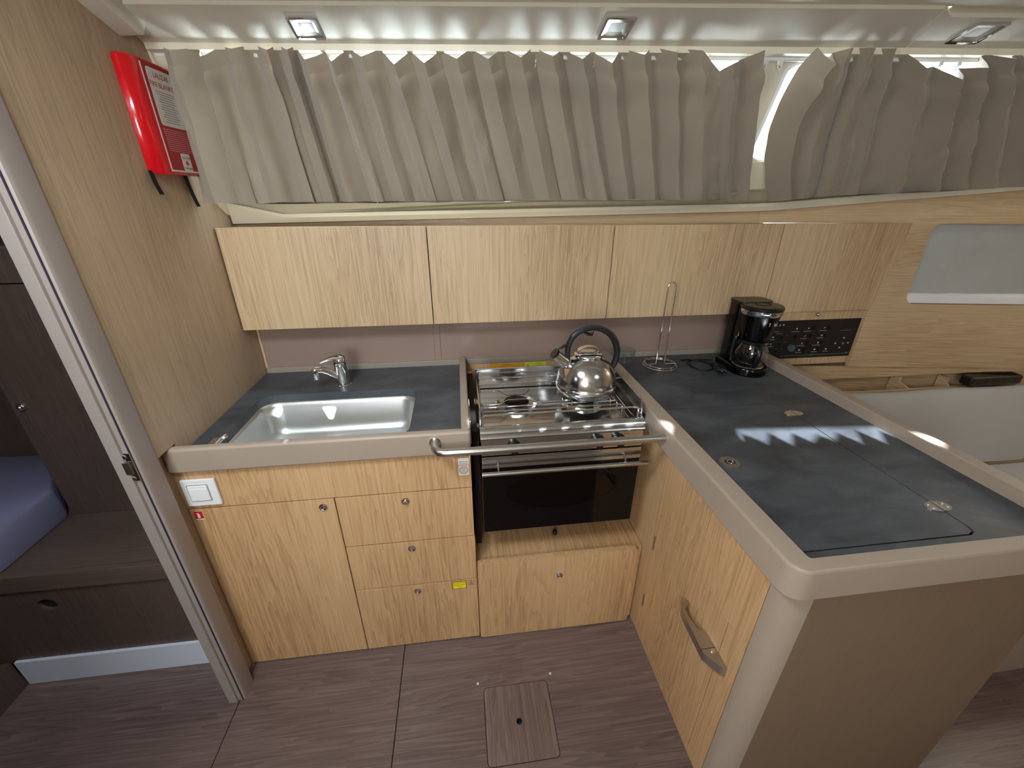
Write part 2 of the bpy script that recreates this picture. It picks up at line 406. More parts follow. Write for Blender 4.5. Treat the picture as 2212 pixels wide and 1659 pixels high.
# window sill: cream gutter under the curtains
mb = MB(); rings = []
for i in range(41):
    x = -0.765+i*(2.65+0.765)/40; yb, zb = pw(x, BOT), pw(x, BZ)
    up = 0.040*max(0.0, 1-i/2.0)
    rings.append([Vector((x, yb+a, zb+b)) for a, b in ((-0.050, -0.004+up), (-0.047, 0.006+up), (-0.040, 0.008+up), (-0.036, 0.000), (-0.012, -0.002), (0.006, 0.012), (0.012, -0.016), (-0.012, -0.024), (-0.042, -0.020))])
mb.loft(rings)
struct('trim_2', mb, 'cream_gelcoat')
# timber band / hull lining (horizontal grain): left part, and the part that turns inwards
def hull(x): return pw(x, [(-0.80, 1.668), (1.17, 1.608), (1.758, 1.500), (2.60, 1.348)])
def hy(x, z):  # the lining leans a little
    return hull(x)-(1.402-z)*(0.029 if x > 1.4 else 0.0)
struct('light_leak_blocker', MB().loft([[Vector((x, hull(x)+a, z)) for a, z in ((0.055, 0.0), (0.055, 1.375), (0.075, 1.375), (0.075, 0.0))] for x in (-0.80, 1.17, 1.758, 3.2)]), 'cream_gelcoat')  # unseen wall added to keep the outside lamps from leaking in
struct('seam_backing', MB().box(1.14, 1.215, 1.621, 1.628, 1.30, 1.462), 'pale_oak_x')
struct('cabin_back', MB().box(-2.3, -0.79, 1.72, 1.75, 0, 2.0), 'shaded_cabin_oak_z')
mb = MB()
mb.plate([(-0.768, 1.30), (1.175, 1.30), (1.175, 1.462), (-0.768, 1.422)], [], lambda u, v, w: Vector((u, hull(u)+w, v)), 0, 0.012)
struct('wall_back', mb, 'hull_oak')
wh = rrect(1.829, 2.45, 1.091, 1.402, 0.035)
outer = [(1.1765, 1.402), (1.1765, 1.463), (1.758, 1.512), (2.10, 1.540), (2.60, 1.583), (2.60, 0.822), (1.690, 0.809), (1.699, 1.066), (1.7545, 1.402)]
mb = MB().plate(outer, [wh], lambda u, v, w: Vector((u, hy(u, v)+w, v)), 0, 0.014)
struct('wall_hull', mb, 'hull_oak')
mb = MB().plate([(1.20, 0.795), (2.60, 0.823), (2.60, 0.812), (2.27, 0.797), (1.60, 0.742), (1.20, 0.72)], [], lambda u, v, w: Vector((u, hy(u, v)+0.004+w, v)), 0, 0.014)
mb.plate([(1.20, 0.815), (2.60, 0.835), (2.60, 0.62), (1.20, 0.62)], [], lambda u, v, w: Vector((u, hy(u, v)+0.045+w, v)), 0, 0.010)
struct('wall_hull_lower', mb, 'hull_oak')
# small hull window: recess, shade, light sill
mb = MB().plate(rrect(1.80, 2.48, 1.06, 1.43, 0.04), [rrect(1.829, 2.45, 1.091, 1.402, 0.035)], lambda u, v, w: Vector((u, hy(u, v)+w, v)), 0.014, 0.05)
wn = struct('window_4', mb, 'cream_gelcoat')
mb = MB().plate([(1.80, 1.06), (2.48, 1.06), (2.48, 1.43), (1.80, 1.43)], [], lambda u, v, w: Vector((u, hy(u, v)+w, v)), 0.06, 0.07)
struct('window_pane', mb, 'clear_plastic', wn)
mb = MB(); rings = []
for i in range(13):
    x = 1.831+i*0.62/12
    rings.append([Vector((x, hy(x, 1.12)+a, 1.094+b)) for a, b in ((0.002, 0.0), (0.004, 0.020), (0.012, 0.034), (0.026, 0.041), (0.046, 0.042), (0.046, 0.0))])
mb.loft(rings); struct('window_sill', mb, 'white_plastic', wn)
# roman shade in that window
mb = MB(); NX, NZ = 40, 16; grid = []
for j in range(NZ+1):
    row = []
    for i in range(NX+1):
        x = 1.822+i*0.635/NX; z = 1.128+j*0.285/NZ
        d = 0.020+0.005*noise.noise(Vector((x*9, z*7, 1)))+0.003*noise.noise(Vector((x*30, z*12, 5)))
        row.append(Vector((x, hy(x, z)+d, z)))
    grid.append(row)
mb.loft([r+[q+Vector((0, 0.002, 0)) for q in reversed(r)] for r in grid])
single('window_shade', mb, 'backlit_shade_fabric', (2.1, 1.43, 1.27), 'grey fabric shade drawn down over the small hull window at right', 'window shade')

# ceiling: sloping edge panels and headliner
RAIL = lambda x: 1.419-0.107*(x+0.776)
def ceil_p(u, v, w): return Vector((u, RAIL(u)-v+w*0.3, 1.851+0.3*v+w))
def ceil_y(t): return 0.125+0.0*t
mb = MB().plate([(-0.768, 0.0), (1.190, 0.0), (1.1385, 0.128), (-0.725, 0.122), (-0.768, 0.122)], [], ceil_p, 0.0, 0.012)
struct('ceiling', mb, 'headliner')
mb = MB().plate([(1.193, 0.0), (2.65, 0.0), (2.65, 0.105), (1.182, 0.105), (1.1415, 0.128)], [], ceil_p, 0.0, 0.012)
struct('ceiling_panel_aft', mb, 'headliner')
mb = MB().plate([(-0.80, 0.116), (1.16, 0.121), (1.17, 0.098), (2.65, 0.098), (2.65, 0.36), (-0.80, 0.36)], [], lambda u, v, w: Vector((u, RAIL(u)-v, 1.851+0.3*min(v, 0.121)+0.010+w)), 0.0, 0.012)
struct('trim_3', mb, 'cream_gelcoat')
hh = []
mb = MB().box(-2.3, 3.2, -1.7, 1.30, 1.99, 2.02)
struct('ceiling_main', mb, 'headliner')
mb = MB().box(-2.3, -0.80, 1.0, 1.75, 1.96, 1.99); struct('ceiling_cabin', mb, 'headliner')
# headliner edge moulding on the bulkhead
mb = MB()
def beam(y, z): return [Vector((XW, y, z)), Vector((XW+0.045, y-0.002, z+0.003)), Vector((XW+0.052, y, z+0.02)), Vector((XW+0.052, y+0.005, z+0.12)), Vector((XW, y+0.005, z+0.12))]
mb.loft([beam(0.2, 2.00), beam(0.90, 1.955), beam(1.227, 1.872), beam(1.335, 1.842), beam(1.352, 1.846)])
struct('trim_4', mb, 'headliner')
# rail box under the ceiling edge carrying the curtain track
mb = MB(); rings = []
for x in (-0.766, 0.4, 1.2, 2.0, 2.65):
    y = RAIL(x); rings.append([Vector((x, y+a, b)) for a, b in ((-0.002, 1.853), (0.000, 1.838), (0.010, 1.836), (0.045, 1.836), (0.045, 1.856))])
mb.loft(rings); struct('trim_5', mb, 'cream_gelcoat')

# starboard side behind the camera: windows and curtains let a strip of sun in
ztA = [(-0.75, 1.955), (0.61, 1.882)]; ztB = [(0.78, 1.844), (2.45, 1.79)]
def slot(x0, x1, zt, zb=1.50, r=0.03):
    p = [(x0, zb), (x1, zb)]
    p += [(x1, pw(x1, zt)-r)]+[(x1-r+r*math.cos(a), pw(x1-r, zt)-r+r*math.sin(a)) for a in (0.4, 0.9, 1.3)]
    n = 6
    for k in range(n+1):
        x = lerp(x1-r, x0+r, k/n); p.append((x, pw(x, zt)))
    p += [(x0+r-r*math.cos(a), pw(x0+r, zt)-r+r*math.sin(a)) for a in (1.3, 0.9, 0.4)]+[(x0, pw(x0, zt)-r)]
    return p
sa, sb = slot(-0.68, 0.60, ztA), slot(0.775, 1.268, ztB)
mb = MB().plate([(-2.3, 0), (3.2, 0), (3.2, 2.0), (-2.3, 2.0)], [sa, sb], XZ, -1.60, -1.61)
struct('wall_front', mb, 'cream_gelcoat')
struct('window_5', MB().plate(sa, [], XZ, -1.612, -1.614), 'pane_glass'); struct('window_6', MB().plate(sb, [], XZ, -1.612, -1.614), 'pane_glass')
for (x0, x1, zt, dv, dp) in ((-0.72, 0.66, ztA, 0.055, 0.017), (0.70, 1.36, ztB, 0.048, 0.030)):
    pts = [(x0, 1.42), (x1, 1.42)]; up = []; x = x0; k = 0
    while x < x1:
        up.append((x, pw(x, zt)-(dv if k % 2 == 0 else dp)-0.004*math.sin(k*2.3)+(0.003 if dv > .05 else -0.0))); x += 0.045 if k % 2 == 0 else 0.022; k += 1
    if x0 > 0: up = [(0.70, pw(.7, zt)-0.06), (0.765, pw(.765, zt)-0.052), (0.795, pw(.795, zt)-0.030)]+[q for q in up if q[0] > 0.81]
    else: up = [(-0.72, pw(-.72, zt)-0.02), (-0.66, pw(-.66, zt)-0.05), (-0.635, pw(-.635, zt)+0.01), (-0.515, pw(-.515, zt)+0.01), (-0.485, pw(-.485, zt)-0.07), (-0.455, pw(-.455, zt)+0.01), (-0.05, pw(-.05, zt)+0.01)]+[q for q in up if q[0] > -0.03]
    poly = pts+[(x1, pw(x1, zt)-0.03)]+up[::-1]
    mb = MB().plate(poly, [], lambda u, v, w: Vector((u, w+0.006*math.sin(u*90), v)), -1.560, -1.557)
    single('curtain', mb, 'curtain_fabric', ((x0+x1)/2, -1.56, 1.42), 'grey pleated curtain over the opposite cabin window, '+('forward' if x0 < 0 else 'aft')+' of the two', 'curtain')
struct('wall_aft', MB().box(3.2, 3.25, -1.7, 1.75, 0, 2.0), 'pale_oak_z')
struct('wall_cabin', MB().box(-2.35, -2.3, -1.7, 1.75, 0, 2.0), 'shaded_cabin_oak_z')
struct('wall_companion', MB().box(-0.84, -0.80, -1.6, -0.15, 0, 2.0), 'wall_oak')

# ================================================================== CURTAINS
T1 = [[-0.731,1.405,1.841],[-0.692,1.401,1.832],[-0.642,1.396,1.841],[-0.62,1.393,1.823],[-0.581,1.389,1.841],[-0.54,1.385,1.840],[-0.501,1.381,1.847],[-0.452,1.375,1.837],[-0.441,1.374,1.846],[-0.400,1.369,1.838],[-0.392,1.369,1.843],[-0.362,1.366,1.817],[-0.319,1.361,1.831],[-0.295,1.359,1.815],[-0.258,1.355,1.84],[-0.219,1.35,1.825],[-0.176,1.346,1.837],[-0.139,1.342,1.809],[-0.099,1.338,1.835],[-0.062,1.334,1.813],[-0.021,1.329,1.836],[0.021,1.325,1.822],[0.059,1.321,1.841],[0.1,1.316,1.821],[0.141,1.312,1.842],[0.182,1.307,1.824],[0.221,1.303,1.844],[0.263,1.299,1.827],[0.301,1.295,1.843],[0.338,1.291,1.823],[0.375,1.287,1.835],[0.415,1.283,1.813],[0.451,1.279,1.842],[0.497,1.274,1.833],[0.531,1.27,1.846],[0.578,1.265,1.837],[0.599,1.263,1.843],[0.647,1.258,1.844],[0.721,1.25,1.796],[0.727,1.249,1.816],[0.777,1.244,1.823],[0.806,1.241,1.845]]
T2 = [[0.952,1.225,1.843],[0.985,1.22,1.812],[1.0,1.22,1.834],[1.023,1.217,1.848],[1.063,1.213,1.846],[1.073,1.212,1.85],[1.123,1.207,1.846],[1.134,1.206,1.848],[1.18,1.201,1.85],[1.238,1.195,1.809],[1.292,1.189,1.809],[1.342,1.183,1.782],[1.36,1.181,1.805],[1.402,1.177,1.809],[1.407,1.176,1.837],[1.465,1.17,1.829],[1.502,1.166,1.837],[1.56,1.16,1.82],[1.62,1.153,1.838],[1.69,1.146,1.815],[1.76,1.138,1.838]]
def curtain(T, botline, amp_t, amp_b, seed, edge=None, sub=6, rows=44):
    n = len(T); x0, x1 = T[0][0], T[-1][0]; cols = []
    for i in range(n-1):
        for k in range(sub if i < n-2 else sub+1): cols.append(i+k/sub)
    rings = []
    for r in range(rows+1):
        t = r/rows; row = []
        for c in cols:
            i = min(int(c), n-2); f = c-i
            a, b = Vector(T[i]), Vector(T[i+1]); p = a.lerp(b, f)
            # top edge sags between the hooks, like cloth
            s = (p.x-x0)/(x1-x0)
            jit = 0.010*noise.noise(Vector((c*1.7, seed, 3)))
            q = Vector(botline(min(max(s+jit*(0 if c in (cols[0], cols[-1]) else 1), 0), 1)))
            da = 1 if i % 2 == 0 else -1
            tri = da*(1-2*f)             # +1 at even vertices, -1 at odd
            tri = math.copysign(abs(tri)**0.85, tri)
            P = p.lerp(q, t)
            amp = lerp(amp_t, amp_b, t)*(0.9+0.45*noise.noise(Vector((c*0.6, seed, 9))))
            head = math.exp(-((t-0.16)/0.06)**2)
            wr = 0.010*noise.noise(Vector((P.x*13+seed, P.z*8, 2)))+0.006*noise.noise(Vector((P.x*40, P.z*16+P.x*20, seed)))
            wr += -0.012*head*(0.5-0.5*tri)+0.004*math.exp(-((t-0.09)/0.02)**2)
            P = P+Vector((0, amp*tri+wr, amp*tri*0.30*(1-t)**3))
            if edge: P = edge(P, s, t, c)
            row.append(P)
        rings.append(row)
    mb = MB()
    mb.loft([r+[q+Vector((0, 0.0018, 0)) for q in reversed(r)] for r in rings])
    return mb
def bl1(s): return (lerp(-0.755, 1.045, s), lerp(1.438, 1.520, s), lerp(1.476, 1.484, s)+0.0025*math.sin(s*60)+0.005*math.exp(-((s-0.62)/0.2)**2))
def bl2(s):
    x = lerp(1.133, 2.30, s); return (x, 1.508-0.16*(x-1.133), pw(x, [(1.133, 1.480), (1.35, 1.500), (1.72, 1.514), (2.06, 1.533), (2.3, 1.55)]))
def hem(rings_T, bl, tt): pass
mb = curtain(T1, bl1, 0.026, 0.023, 1.0)
c1 = Thing('curtain', (0.1, 1.40, 1.476), 'long grey-brown pleated curtain above the sink and stove', 'curtain', 'pleated curtains over the near windows')
c1.part('cloth', mb, 'curtain_fabric', ang=28)
def edge2(P, s, t, c):
    if s < 0.13:       # the free edge hangs in a curve and turns towards the room
        k = (1-s/0.13); P = P+Vector((-0.085*k*math.sin(PI*min(1, t*1.02))**0.8*(1-0.25*t), -0.020*k, 0))
    return P
mb = curtain(T2, bl2, 0.022, 0.022, 6.0, edge2)
c2 = Thing('curtain', (1.55, 1.30, 1.50), 'shorter grey-brown pleated curtain at right, its free edge curling away from the pillar', 'curtain', 'pleated curtains over the near windows')
c2.part('cloth', mb, 'curtain_fabric', ang=28)
# curtain track with sliders
tr = Thing('curtain_track', (0.6, 1.29, 1.836), 'thin white plastic curtain track along the ceiling edge', 'curtain track')
mb = MB()
for dy in (0.004,):
    rings = []
    for x in (-0.76, 0.4, 1.2, 2.0, 2.6):
        y = RAIL(x)+0.022; rings.append([Vector((x, y+a, b)) for a, b in ((0, 1.836), (0, 1.830), (0.002, 1.828), (0.012, 1.828), (0.014, 1.830), (0.014, 1.836))])
    mb.loft(rings)
tr.part('rail', mb, 'clear_plastic')
for x in (-0.04, 0.02, 0.10, 0.125, 0.225, 0.38, 0.66, 0.69, 0.845, 0.885, 1.32, 1.37):
    y = RAIL(x)+0.024
    mb = MB().box(x-0.006, x+0.006, y-0.004, y+0.006, 1.820, 1.830, 0.001).tube([(x+0.005*math.cos(a), y, 1.815+0.005*math.sin(a)) for a in [2*PI*k/10 for k in range(10)]], 0.0013, 6, closed=True)
    tr.part('slider', mb, 'clear_plastic')

# ================================================================== CEILING SPOTLIGHTS
def spot(u0, u1, v0, v1, label):
    cx, cv = (u0+u1)/2, (v0+v1)/2
    b = ceil_p(cx, cv, 0)
    t = Thing('ceiling_spotlight', b, label, 'ceiling light', 'square chrome spotlights in the ceiling edge')
    t.part('bezel', MB().plate(rrect(u0, u1, v0, v1, 0.005), [rrect(u0+0.006, u1-0.006, v0+0.006, v1-0.006, 0.004)], ceil_p, -0.005, 0.001), 'chrome')
    # sloping reflector: bezel opening down to a small lens square
    i0, i1, j0, j1 = cx-0.017, cx+0.017, cv-0.014, cv+0.014
    A = rrect(u0+0.006, u1-0.006, v0+0.006, v1-0.006, 0.004); B = rrect(i0, i1, j0, j1, 0.002)
    mb = MB().loft([[ceil_p(a, b_, -0.003) for a, b_ in A], [ceil_p(a, b_, -0.0008) for a, b_ in B]], caps=False)
    t.part('reflector', mb, 'satin_steel')
    t.part('lens', MB().plate(B, [], ceil_p, -0.0015, -0.0004), 'clear_plastic')
spot(-0.373, -0.299, 0.022, 0.094, 'square chrome spotlight in the ceiling edge, above the sink side of the curtain')
spot(0.372, 0.444, 0.030, 0.102, 'square chrome spotlight in the ceiling edge, above the kettle')
spot(1.262, 1.345, 0.024, 0.094, 'square chrome spotlight in the ceiling edge at the far right')

# ================================================================== FIRE BLANKET
fb = Thing('fire_blanket_box', (XW, 1.40, 1.55), 'red fire blanket case fixed to the wooden bulkhead beside the curtain', 'fire blanket')
ya, yb_, za, zb_ = 1.262, 1.462, 1.548, 1.800; xo = XW+0.033
prof = [(XW, ya+0.030)]
prof = [(XW+0.0005, ya+0.034)]+[(XW+0.0005+0.033*math.sin(a), ya+0.034+0.022-0.055*math.cos(a)+0.0) for a in [PI/2*k/8 for k in range(0, 9)]]
prof = [(XW+0.0005, ya+0.020)]+[(XW+0.0005+0.0325*math.sin(PI/2*k/8), ya+0.055-0.040*math.cos(PI/2*k/8)) for k in range(9)]+[(xo, yb_-0.006), (xo-0.004, yb_), (XW+0.0005, yb_)]
cx_ = XW+0.015; cyy = (ya+yb_)/2
rings = []
for z, s in ((za, 0.93), (za+0.006, 1.0), (zb_-0.006, 1.0), (zb_, 0.93)):
    rings.append([Vector((max(XW+0.0005, lerp(cx_, x, s)), lerp(cyy, y, s), z)) for x, y in prof])
body = fb.part('case', MB().loft(rings), 'red_gloss', ang=50)
def fbM(y, z): return frame((xo+0.0018, y, z), (0, 1, 0), (0, 0, 1))
y0, y1 = ya+0.057, yb_-0.008
fp = fb.part('cream_border', MB().plate([(y0, 1.556), (y1, 1.556), (y1, 1.792), (y0, 1.792)], [], YZ, xo, xo+0.0006), 'label_paper')
fb.part('red_panel', MB().plate([(y0+0.004, 1.560), (y1-0.002, 1.560), (y1-0.002, 1.796), (y0+0.004, 1.796)], [], YZ, xo+0.0006, xo+0.001), 'red_print')
fb.part('white_panel', MB().plate(rrect(y0+0.016, y1-0.014, 1.662, 1.787, 0.008), [], YZ, xo+0.001, xo+0.0014), 'label_paper')
mb = MB(); textmb('LALIZAS', 0.0165, fbM((y0+y1)/2, 1.772), mb); textmb('FIRE BLANKET', 0.0165, fbM((y0+y1)/2, 1.752), mb)
fb.part('red_heading', mb, 'print_red', label='red heading on the white panel')
mb = MB()
for k in range(13):
    z = 1.738-k*0.0055; w = 0.034+0.006*math.sin(k*2.1); c = (y0+y1)/2
    mb.box(xo+0.0014, xo+0.0017, c-w*(0.9 if k else 1.1), c+w*(0.9 if k else 1.1), z-0.0012, z+0.0008)
fb.part('instruction_lines', mb, 'print_grey')
mb = MB()
for k in range(11):
    z = 1.654-k*0.0048; mb.box(xo+0.0010, xo+0.0013, y0+0.016, y1-0.016+0.004*math.sin(k*3), z-0.0008, z+0.0008)
fb.part('small_print_lines', mb, 'print_pink')
wt = fb.part('pull_tab_label', MB().plate(rrect(y0+0.058, y0+0.098, 1.560, 1.602, 0.004), [], YZ, xo+0.001, xo+0.0014), 'label_paper')
mb = MB(); textmb('PULL TABS', 0.0075, fbM(y0+0.078, 1.591), mb)
fb.part('upper_words', mb, 'print_black', parent=wt)
fb.part('lower_words', textmb('DOWNWARDS', 0.0060, fbM(y0+0.078, 1.566)), 'print_black', parent=wt)
c = y0+0.078
mb = MB().plate([(c-0.004, 1.585), (c+0.004, 1.585), (c+0.004, 1.580), (c+0.008, 1.580), (c, 1.572), (c-0.008, 1.580), (c-0.004, 1.580)], [], YZ, xo+0.0014, xo+0.0018)
fb.part('arrow', mb, 'print_red', parent=wt)
for (yy, zb2, yb2) in ((1.275, 1.500, 1.275), (1.418, 1.468, 1.425)):
    mb = MB().loft([[Vector((XW+0.006+dx+0.01*s*s, lerp(yy, yb2, s)+dy, lerp(1.556, zb2, s))) for dx, dy in ((0, -0.008), (0.002, -0.008), (0.002, 0.008), (0, 0.008))] for s in (0, 0.3, 0.6, 0.85, 1)])
    fb.part('pull_strap', mb, 'black_strap')

# ================================================================== WALL CABINETS
ZL0, ZL1 = 1.066, 1.404
seams = [-0.766, -0.104, 0.555, 1.212]
names = ['flat oak wall cabinet above the sink, leftmost of the row', 'flat oak wall cabinet above the stove, left of centre in the row', 'flat oak wall cabinet above the paper towel stand', 'flat oak wall cabinet above the black switch panel, its right edge slanted']
G = 0.0018
for i in range(4):
    a = seams[i]; b = seams[i+1] if i < 3 else None
    t = Thing('wall_cabinet', ((a+(b or 1.73))/2, YD+0.05, ZL0), names[i], 'cabinet', 'oak wall cabinets in one row')
    if b: out = [(a+G, ZL0), (b-G, ZL0), (b-G, ZL1), (a+G, ZL1)]
    else: out = [(a+G, ZL0), (1.701, ZL0), (1.754, ZL1), (a+G, ZL1)]
    mb = MB().plate(out, [], XZ, YD, YD+0.016)
    d = t.part('door', mb, 'pale_oak_z')
    xr = (b if b else 1.69)
    t.part('carcass', MB().box(a+0.002, xr-0.002, YD+0.017, 1.595, ZL0+0.003, ZL1-0.003), 'pale_oak_x')
    if i == 3:
        k = t.part('push_knob', MB().sphere((1.47, YD+0.003, 1.050), 0.008).cyl((1.47, YD+0.004, 1.050), (1.47, YD+0.012, 1.050), 0.0045), 'chrome')

# ================================================================== BACKSPLASH
sp = Thing('backsplash', (0.2, YB, 0.89), 'brown-grey glossy splash panel along the back of the worktops', 'backsplash')
for a, b in ((-0.765, -0.115), (-0.090, 0.527), (0.530, 1.165)):
    sp.part('panel', MB().box(a, b, YB-0.004, YB, 0.885, 1.068), 'splash_panel')
sp.part('joint_strip', MB().box(-0.114, -0.091, YB-0.0055, YB, 0.885, 1.068), 'splash_panel')
sp.part('joint_strip', MB().box(0.5272, 0.5298, YB-0.005, YB, 0.885, 1.068), 'grey_trim')
sp.part('edge_strip', MB().box(-0.768, -0.760, YB-0.008, YB, 0.885, 1.066), 'pale_oak_z')
sp.part('bottom_moulding', MB().box(-0.767, 1.165, YB-0.012, YB, 0.862, 0.887, 0.003), 'grey_trim')
struct('wall_galley', MB().box(-0.768, 1.62, YB+0.001, YB+0.012, 0.0, 1.30), 'oak_z')

# ================================================================== LEFT WORKTOP, SINK
wl = Thing('worktop', (-0.38, 1.30, ZC-0.03), 'dark slate worktop with a taupe rim around the sink', 'worktop')
sinkhole = rrect(-0.700, -0.172, 1.048, 1.378, 0.055, 8)
mb = MB().plate([(XW+0.002, 1.012), (-0.018, 1.012), (-0.018, YB-0.002), (XW+0.002, YB-0.002)], [sinkhole], XY, ZC-0.028, ZC)
wl.part('surface', mb, 'slate_laminate')
def rim_prof(a, b): return a, b
# front rim with rounded ends and edges
mb = MB().box(-0.792, 0.0075, 0.994, 1.020, 0.825, ZR, 0.008, 3)
wl.part('front_rim', mb, 'taupe_laminate')
mb = MB().box(-0.0185, 0.0070, 1.016, YB-0.012, 0.825, ZR, 0.006, 3)
wl.part('side_rim', mb, 'taupe_laminate')
# sink bowl
sk = Thing('sink', (-0.436, 1.213, 0.74), 'brushed stainless steel sink set into the dark worktop', 'sink')
rings = []
for z, ins, r in ((ZC-0.027, -0.006, 0.058), (ZC-0.029, 0.000, 0.055), (ZC-0.040, 0.005, 0.055), (ZC-0.115, 0.014, 0.055), (ZC-0.137, 0.024, 0.055), (ZC-0.147, 0.042, 0.050), (ZC-0.150, 0.075, 0.04)):
    rings.append([Vector((x, y, z)) for x, y in rrect(-0.697+ins, -0.175-ins, 1.051+ins, 1.375-ins, max(r-ins*0.3, 0.02), 8)])
t = MB(); t.loft(rings, caps=False); t.plate(rrect(-0.697+0.075, -0.175-0.075, 1.051+0.075, 1.375-0.075, 0.02, 8), [], XY, ZC-0.152, ZC-0.1498)
sk.part('bowl', t, 'brushed_steel', ang=60)
sk.part('drain', MB().lathe([(0, 0.001), (0.012, 0.001), (0.024, 0.002), (0.038, 0.004), (0.040, 0.001), (0.040, -0.002)], (-0.44, 1.20, ZC-0.149)), 'chrome')
ob = Thing('chrome_bracket', (-0.700, 1.045, ZC), 'small bright chrome bracket on the left front corner of the sink', 'bracket')
ob.part('plate', MB().box(-0.720, -0.694, 1.052, 1.100, ZC, ZC+0.004, 0.001), 'chrome')
ob.part('arm', MB().tube([(-0.690, 1.105, ZC+0.006), (-0.690, 1.075, ZC+0.010), (-0.689, 1.032, ZC+0.010)], 0.006, 10), 'chrome')

# faucet
fx, fy = -0.442, 1.440
fa = Thing('faucet', (fx, fy, ZC), 'chrome single-lever mixer tap behind the sink', 'faucet')
mb = MB().lathe([(0, 0), (0.027, 0), (0.027, 0.004), (0.0245, 0.007), (0.0235, 0.030), (0.0232, 0.033), (0.0235, 0.036), (0.0225, 0.078), (0.0218, 0.080), (0, 0.080)], (fx, fy, ZC))
fa.part('body', mb, 'chrome')
mb = MB().lathe([(0, 0.081), (0.0222, 0.081), (0.0232, 0.090), (0.0226, 0.103), (0.017, 0.113), (0.008, 0.117), (0, 0.118)], (fx, fy, ZC))
mb.tube([(fx+0.004, fy-0.004, ZC+0.107), (fx-0.020, fy-0.018, ZC+0.112), (fx-0.046, fy-0.034, ZC+0.108), (fx-0.056, fy-0.040, ZC+0.104)], [(0.017, 0.008), (0.015, 0.006), (0.009, 0.004), (0.005, 0.003)], 16, flat=(0.6, -0.8, 0))
lev = fa.part('lever', mb, 'chrome', ang=60)
fa.part('indicator', MB().cyl((fx-0.011, fy-0.0195, ZC+0.092), (fx-0.0125, fy-0.0235, ZC+0.092), 0.0035), 'matt_black', parent=lev)
mb = MB().tube([(fx+0.002, fy, ZC+0.024), (fx-0.020, fy-0.014, ZC+0.044), (fx-0.040, fy-0.026, ZC+0.066), (fx-0.056, fy-0.036, ZC+0.078), (fx-0.070, fy-0.044, ZC+0.081), (fx-0.080, fy-0.049, ZC+0.078)], [(0.015, 0.012), (0.014, 0.012), (0.0135, 0.011), (0.013, 0.011), (0.013, 0.010), (0.011, 0.008)], 18)
fa.part('spout', mb, 'chrome', ang=60)
mb = MB().lathe([(0, 0.014), (0.010, 0.014), (0.0125, 0.010), (0.0125, -0.006), (0.0115, -0.007), (0.0125, -0.008), (0.0122, -0.024), (0.010, -0.025), (0, -0.024)], (fx-0.074, fy-0.045, ZC+0.071))
fa.part('aerator', mb, 'chrome')

# ================================================================== SINK BASE CABINET
def knob(t, x, z, parent, tilt=0.0, y=YF):
    mb = MB().lathe([(0.0065, 0.0), (0.0115, 0.0), (0.0125, 0.002), (0.0115, 0.004), (0.009, 0.005), (0.0068, 0.004)], (0, 0, 0), 28)
    mb.xf(Matrix.Translation((x, y, z)) @ Matrix.Rotation(PI/2, 4, 'X'))
    k = t.part('knob', mb, 'chrome', parent=parent)
    return t.part('push_button', MB().lathe([(0, 0.0), (0.0065, 0.0), (0.0068, 0.006), (0.005, 0.0095), (0, 0.011)], (0, 0, 0), 20).xf(Matrix.Translation((x, y+0.001, z)) @ Matrix.Rotation(PI/2+tilt, 4, 'X')), 'chrome')
def knob1(t, x, z, parent, y=YF, out=0.011):
    """one push knob: ring and button in one mesh"""
    mb = MB().lathe([(0.0066, 0.0), (0.0115, 0.0), (0.0125, 0.002), (0.0115, 0.004), (0.009, 0.005), (0.0072, 0.003), (0.0068, out-0.005), (0.005, out-0.0015), (0, out)], (0, 0, 0), 28)
    mb.xf(Matrix.Translation((x, y, z)) @ Matrix.Rotation(PI/2, 4, 'X'))
    return t.part('push_knob', mb, 'chrome', parent=parent)
sc = Thing('sink_cabinet', (-0.395, 1.2, 0.0), 'oak base cabinet under the sink with one door and three drawers', 'cabinet')
sc.part('carcass', MB().box(-0.766, -0.002, YF+0.018, 1.03, 0.0, 0.70).box(-0.766, -0.748, 1.03, YB, 0, 0.70).box(-0.018, -0.002, 1.03, YB, 0, 0.8245).box(-0.766, -0.002, YF+0.018, 1.03, 0.70, 0.8245), 'oak_z')
fs = sc.part('fascia', MB().box(-0.794, 0.0045, YF, YF+0.016, 0.6965, 0.8245, 0.001), 'oak_z')
dr = sc.part('door', MB().box(-0.790, -0.3985, YF, YF+0.016, 0.006, 0.693, 0.001), 'oak_z')
knob1(sc, -0.432, 0.666, dr, out=0.007)
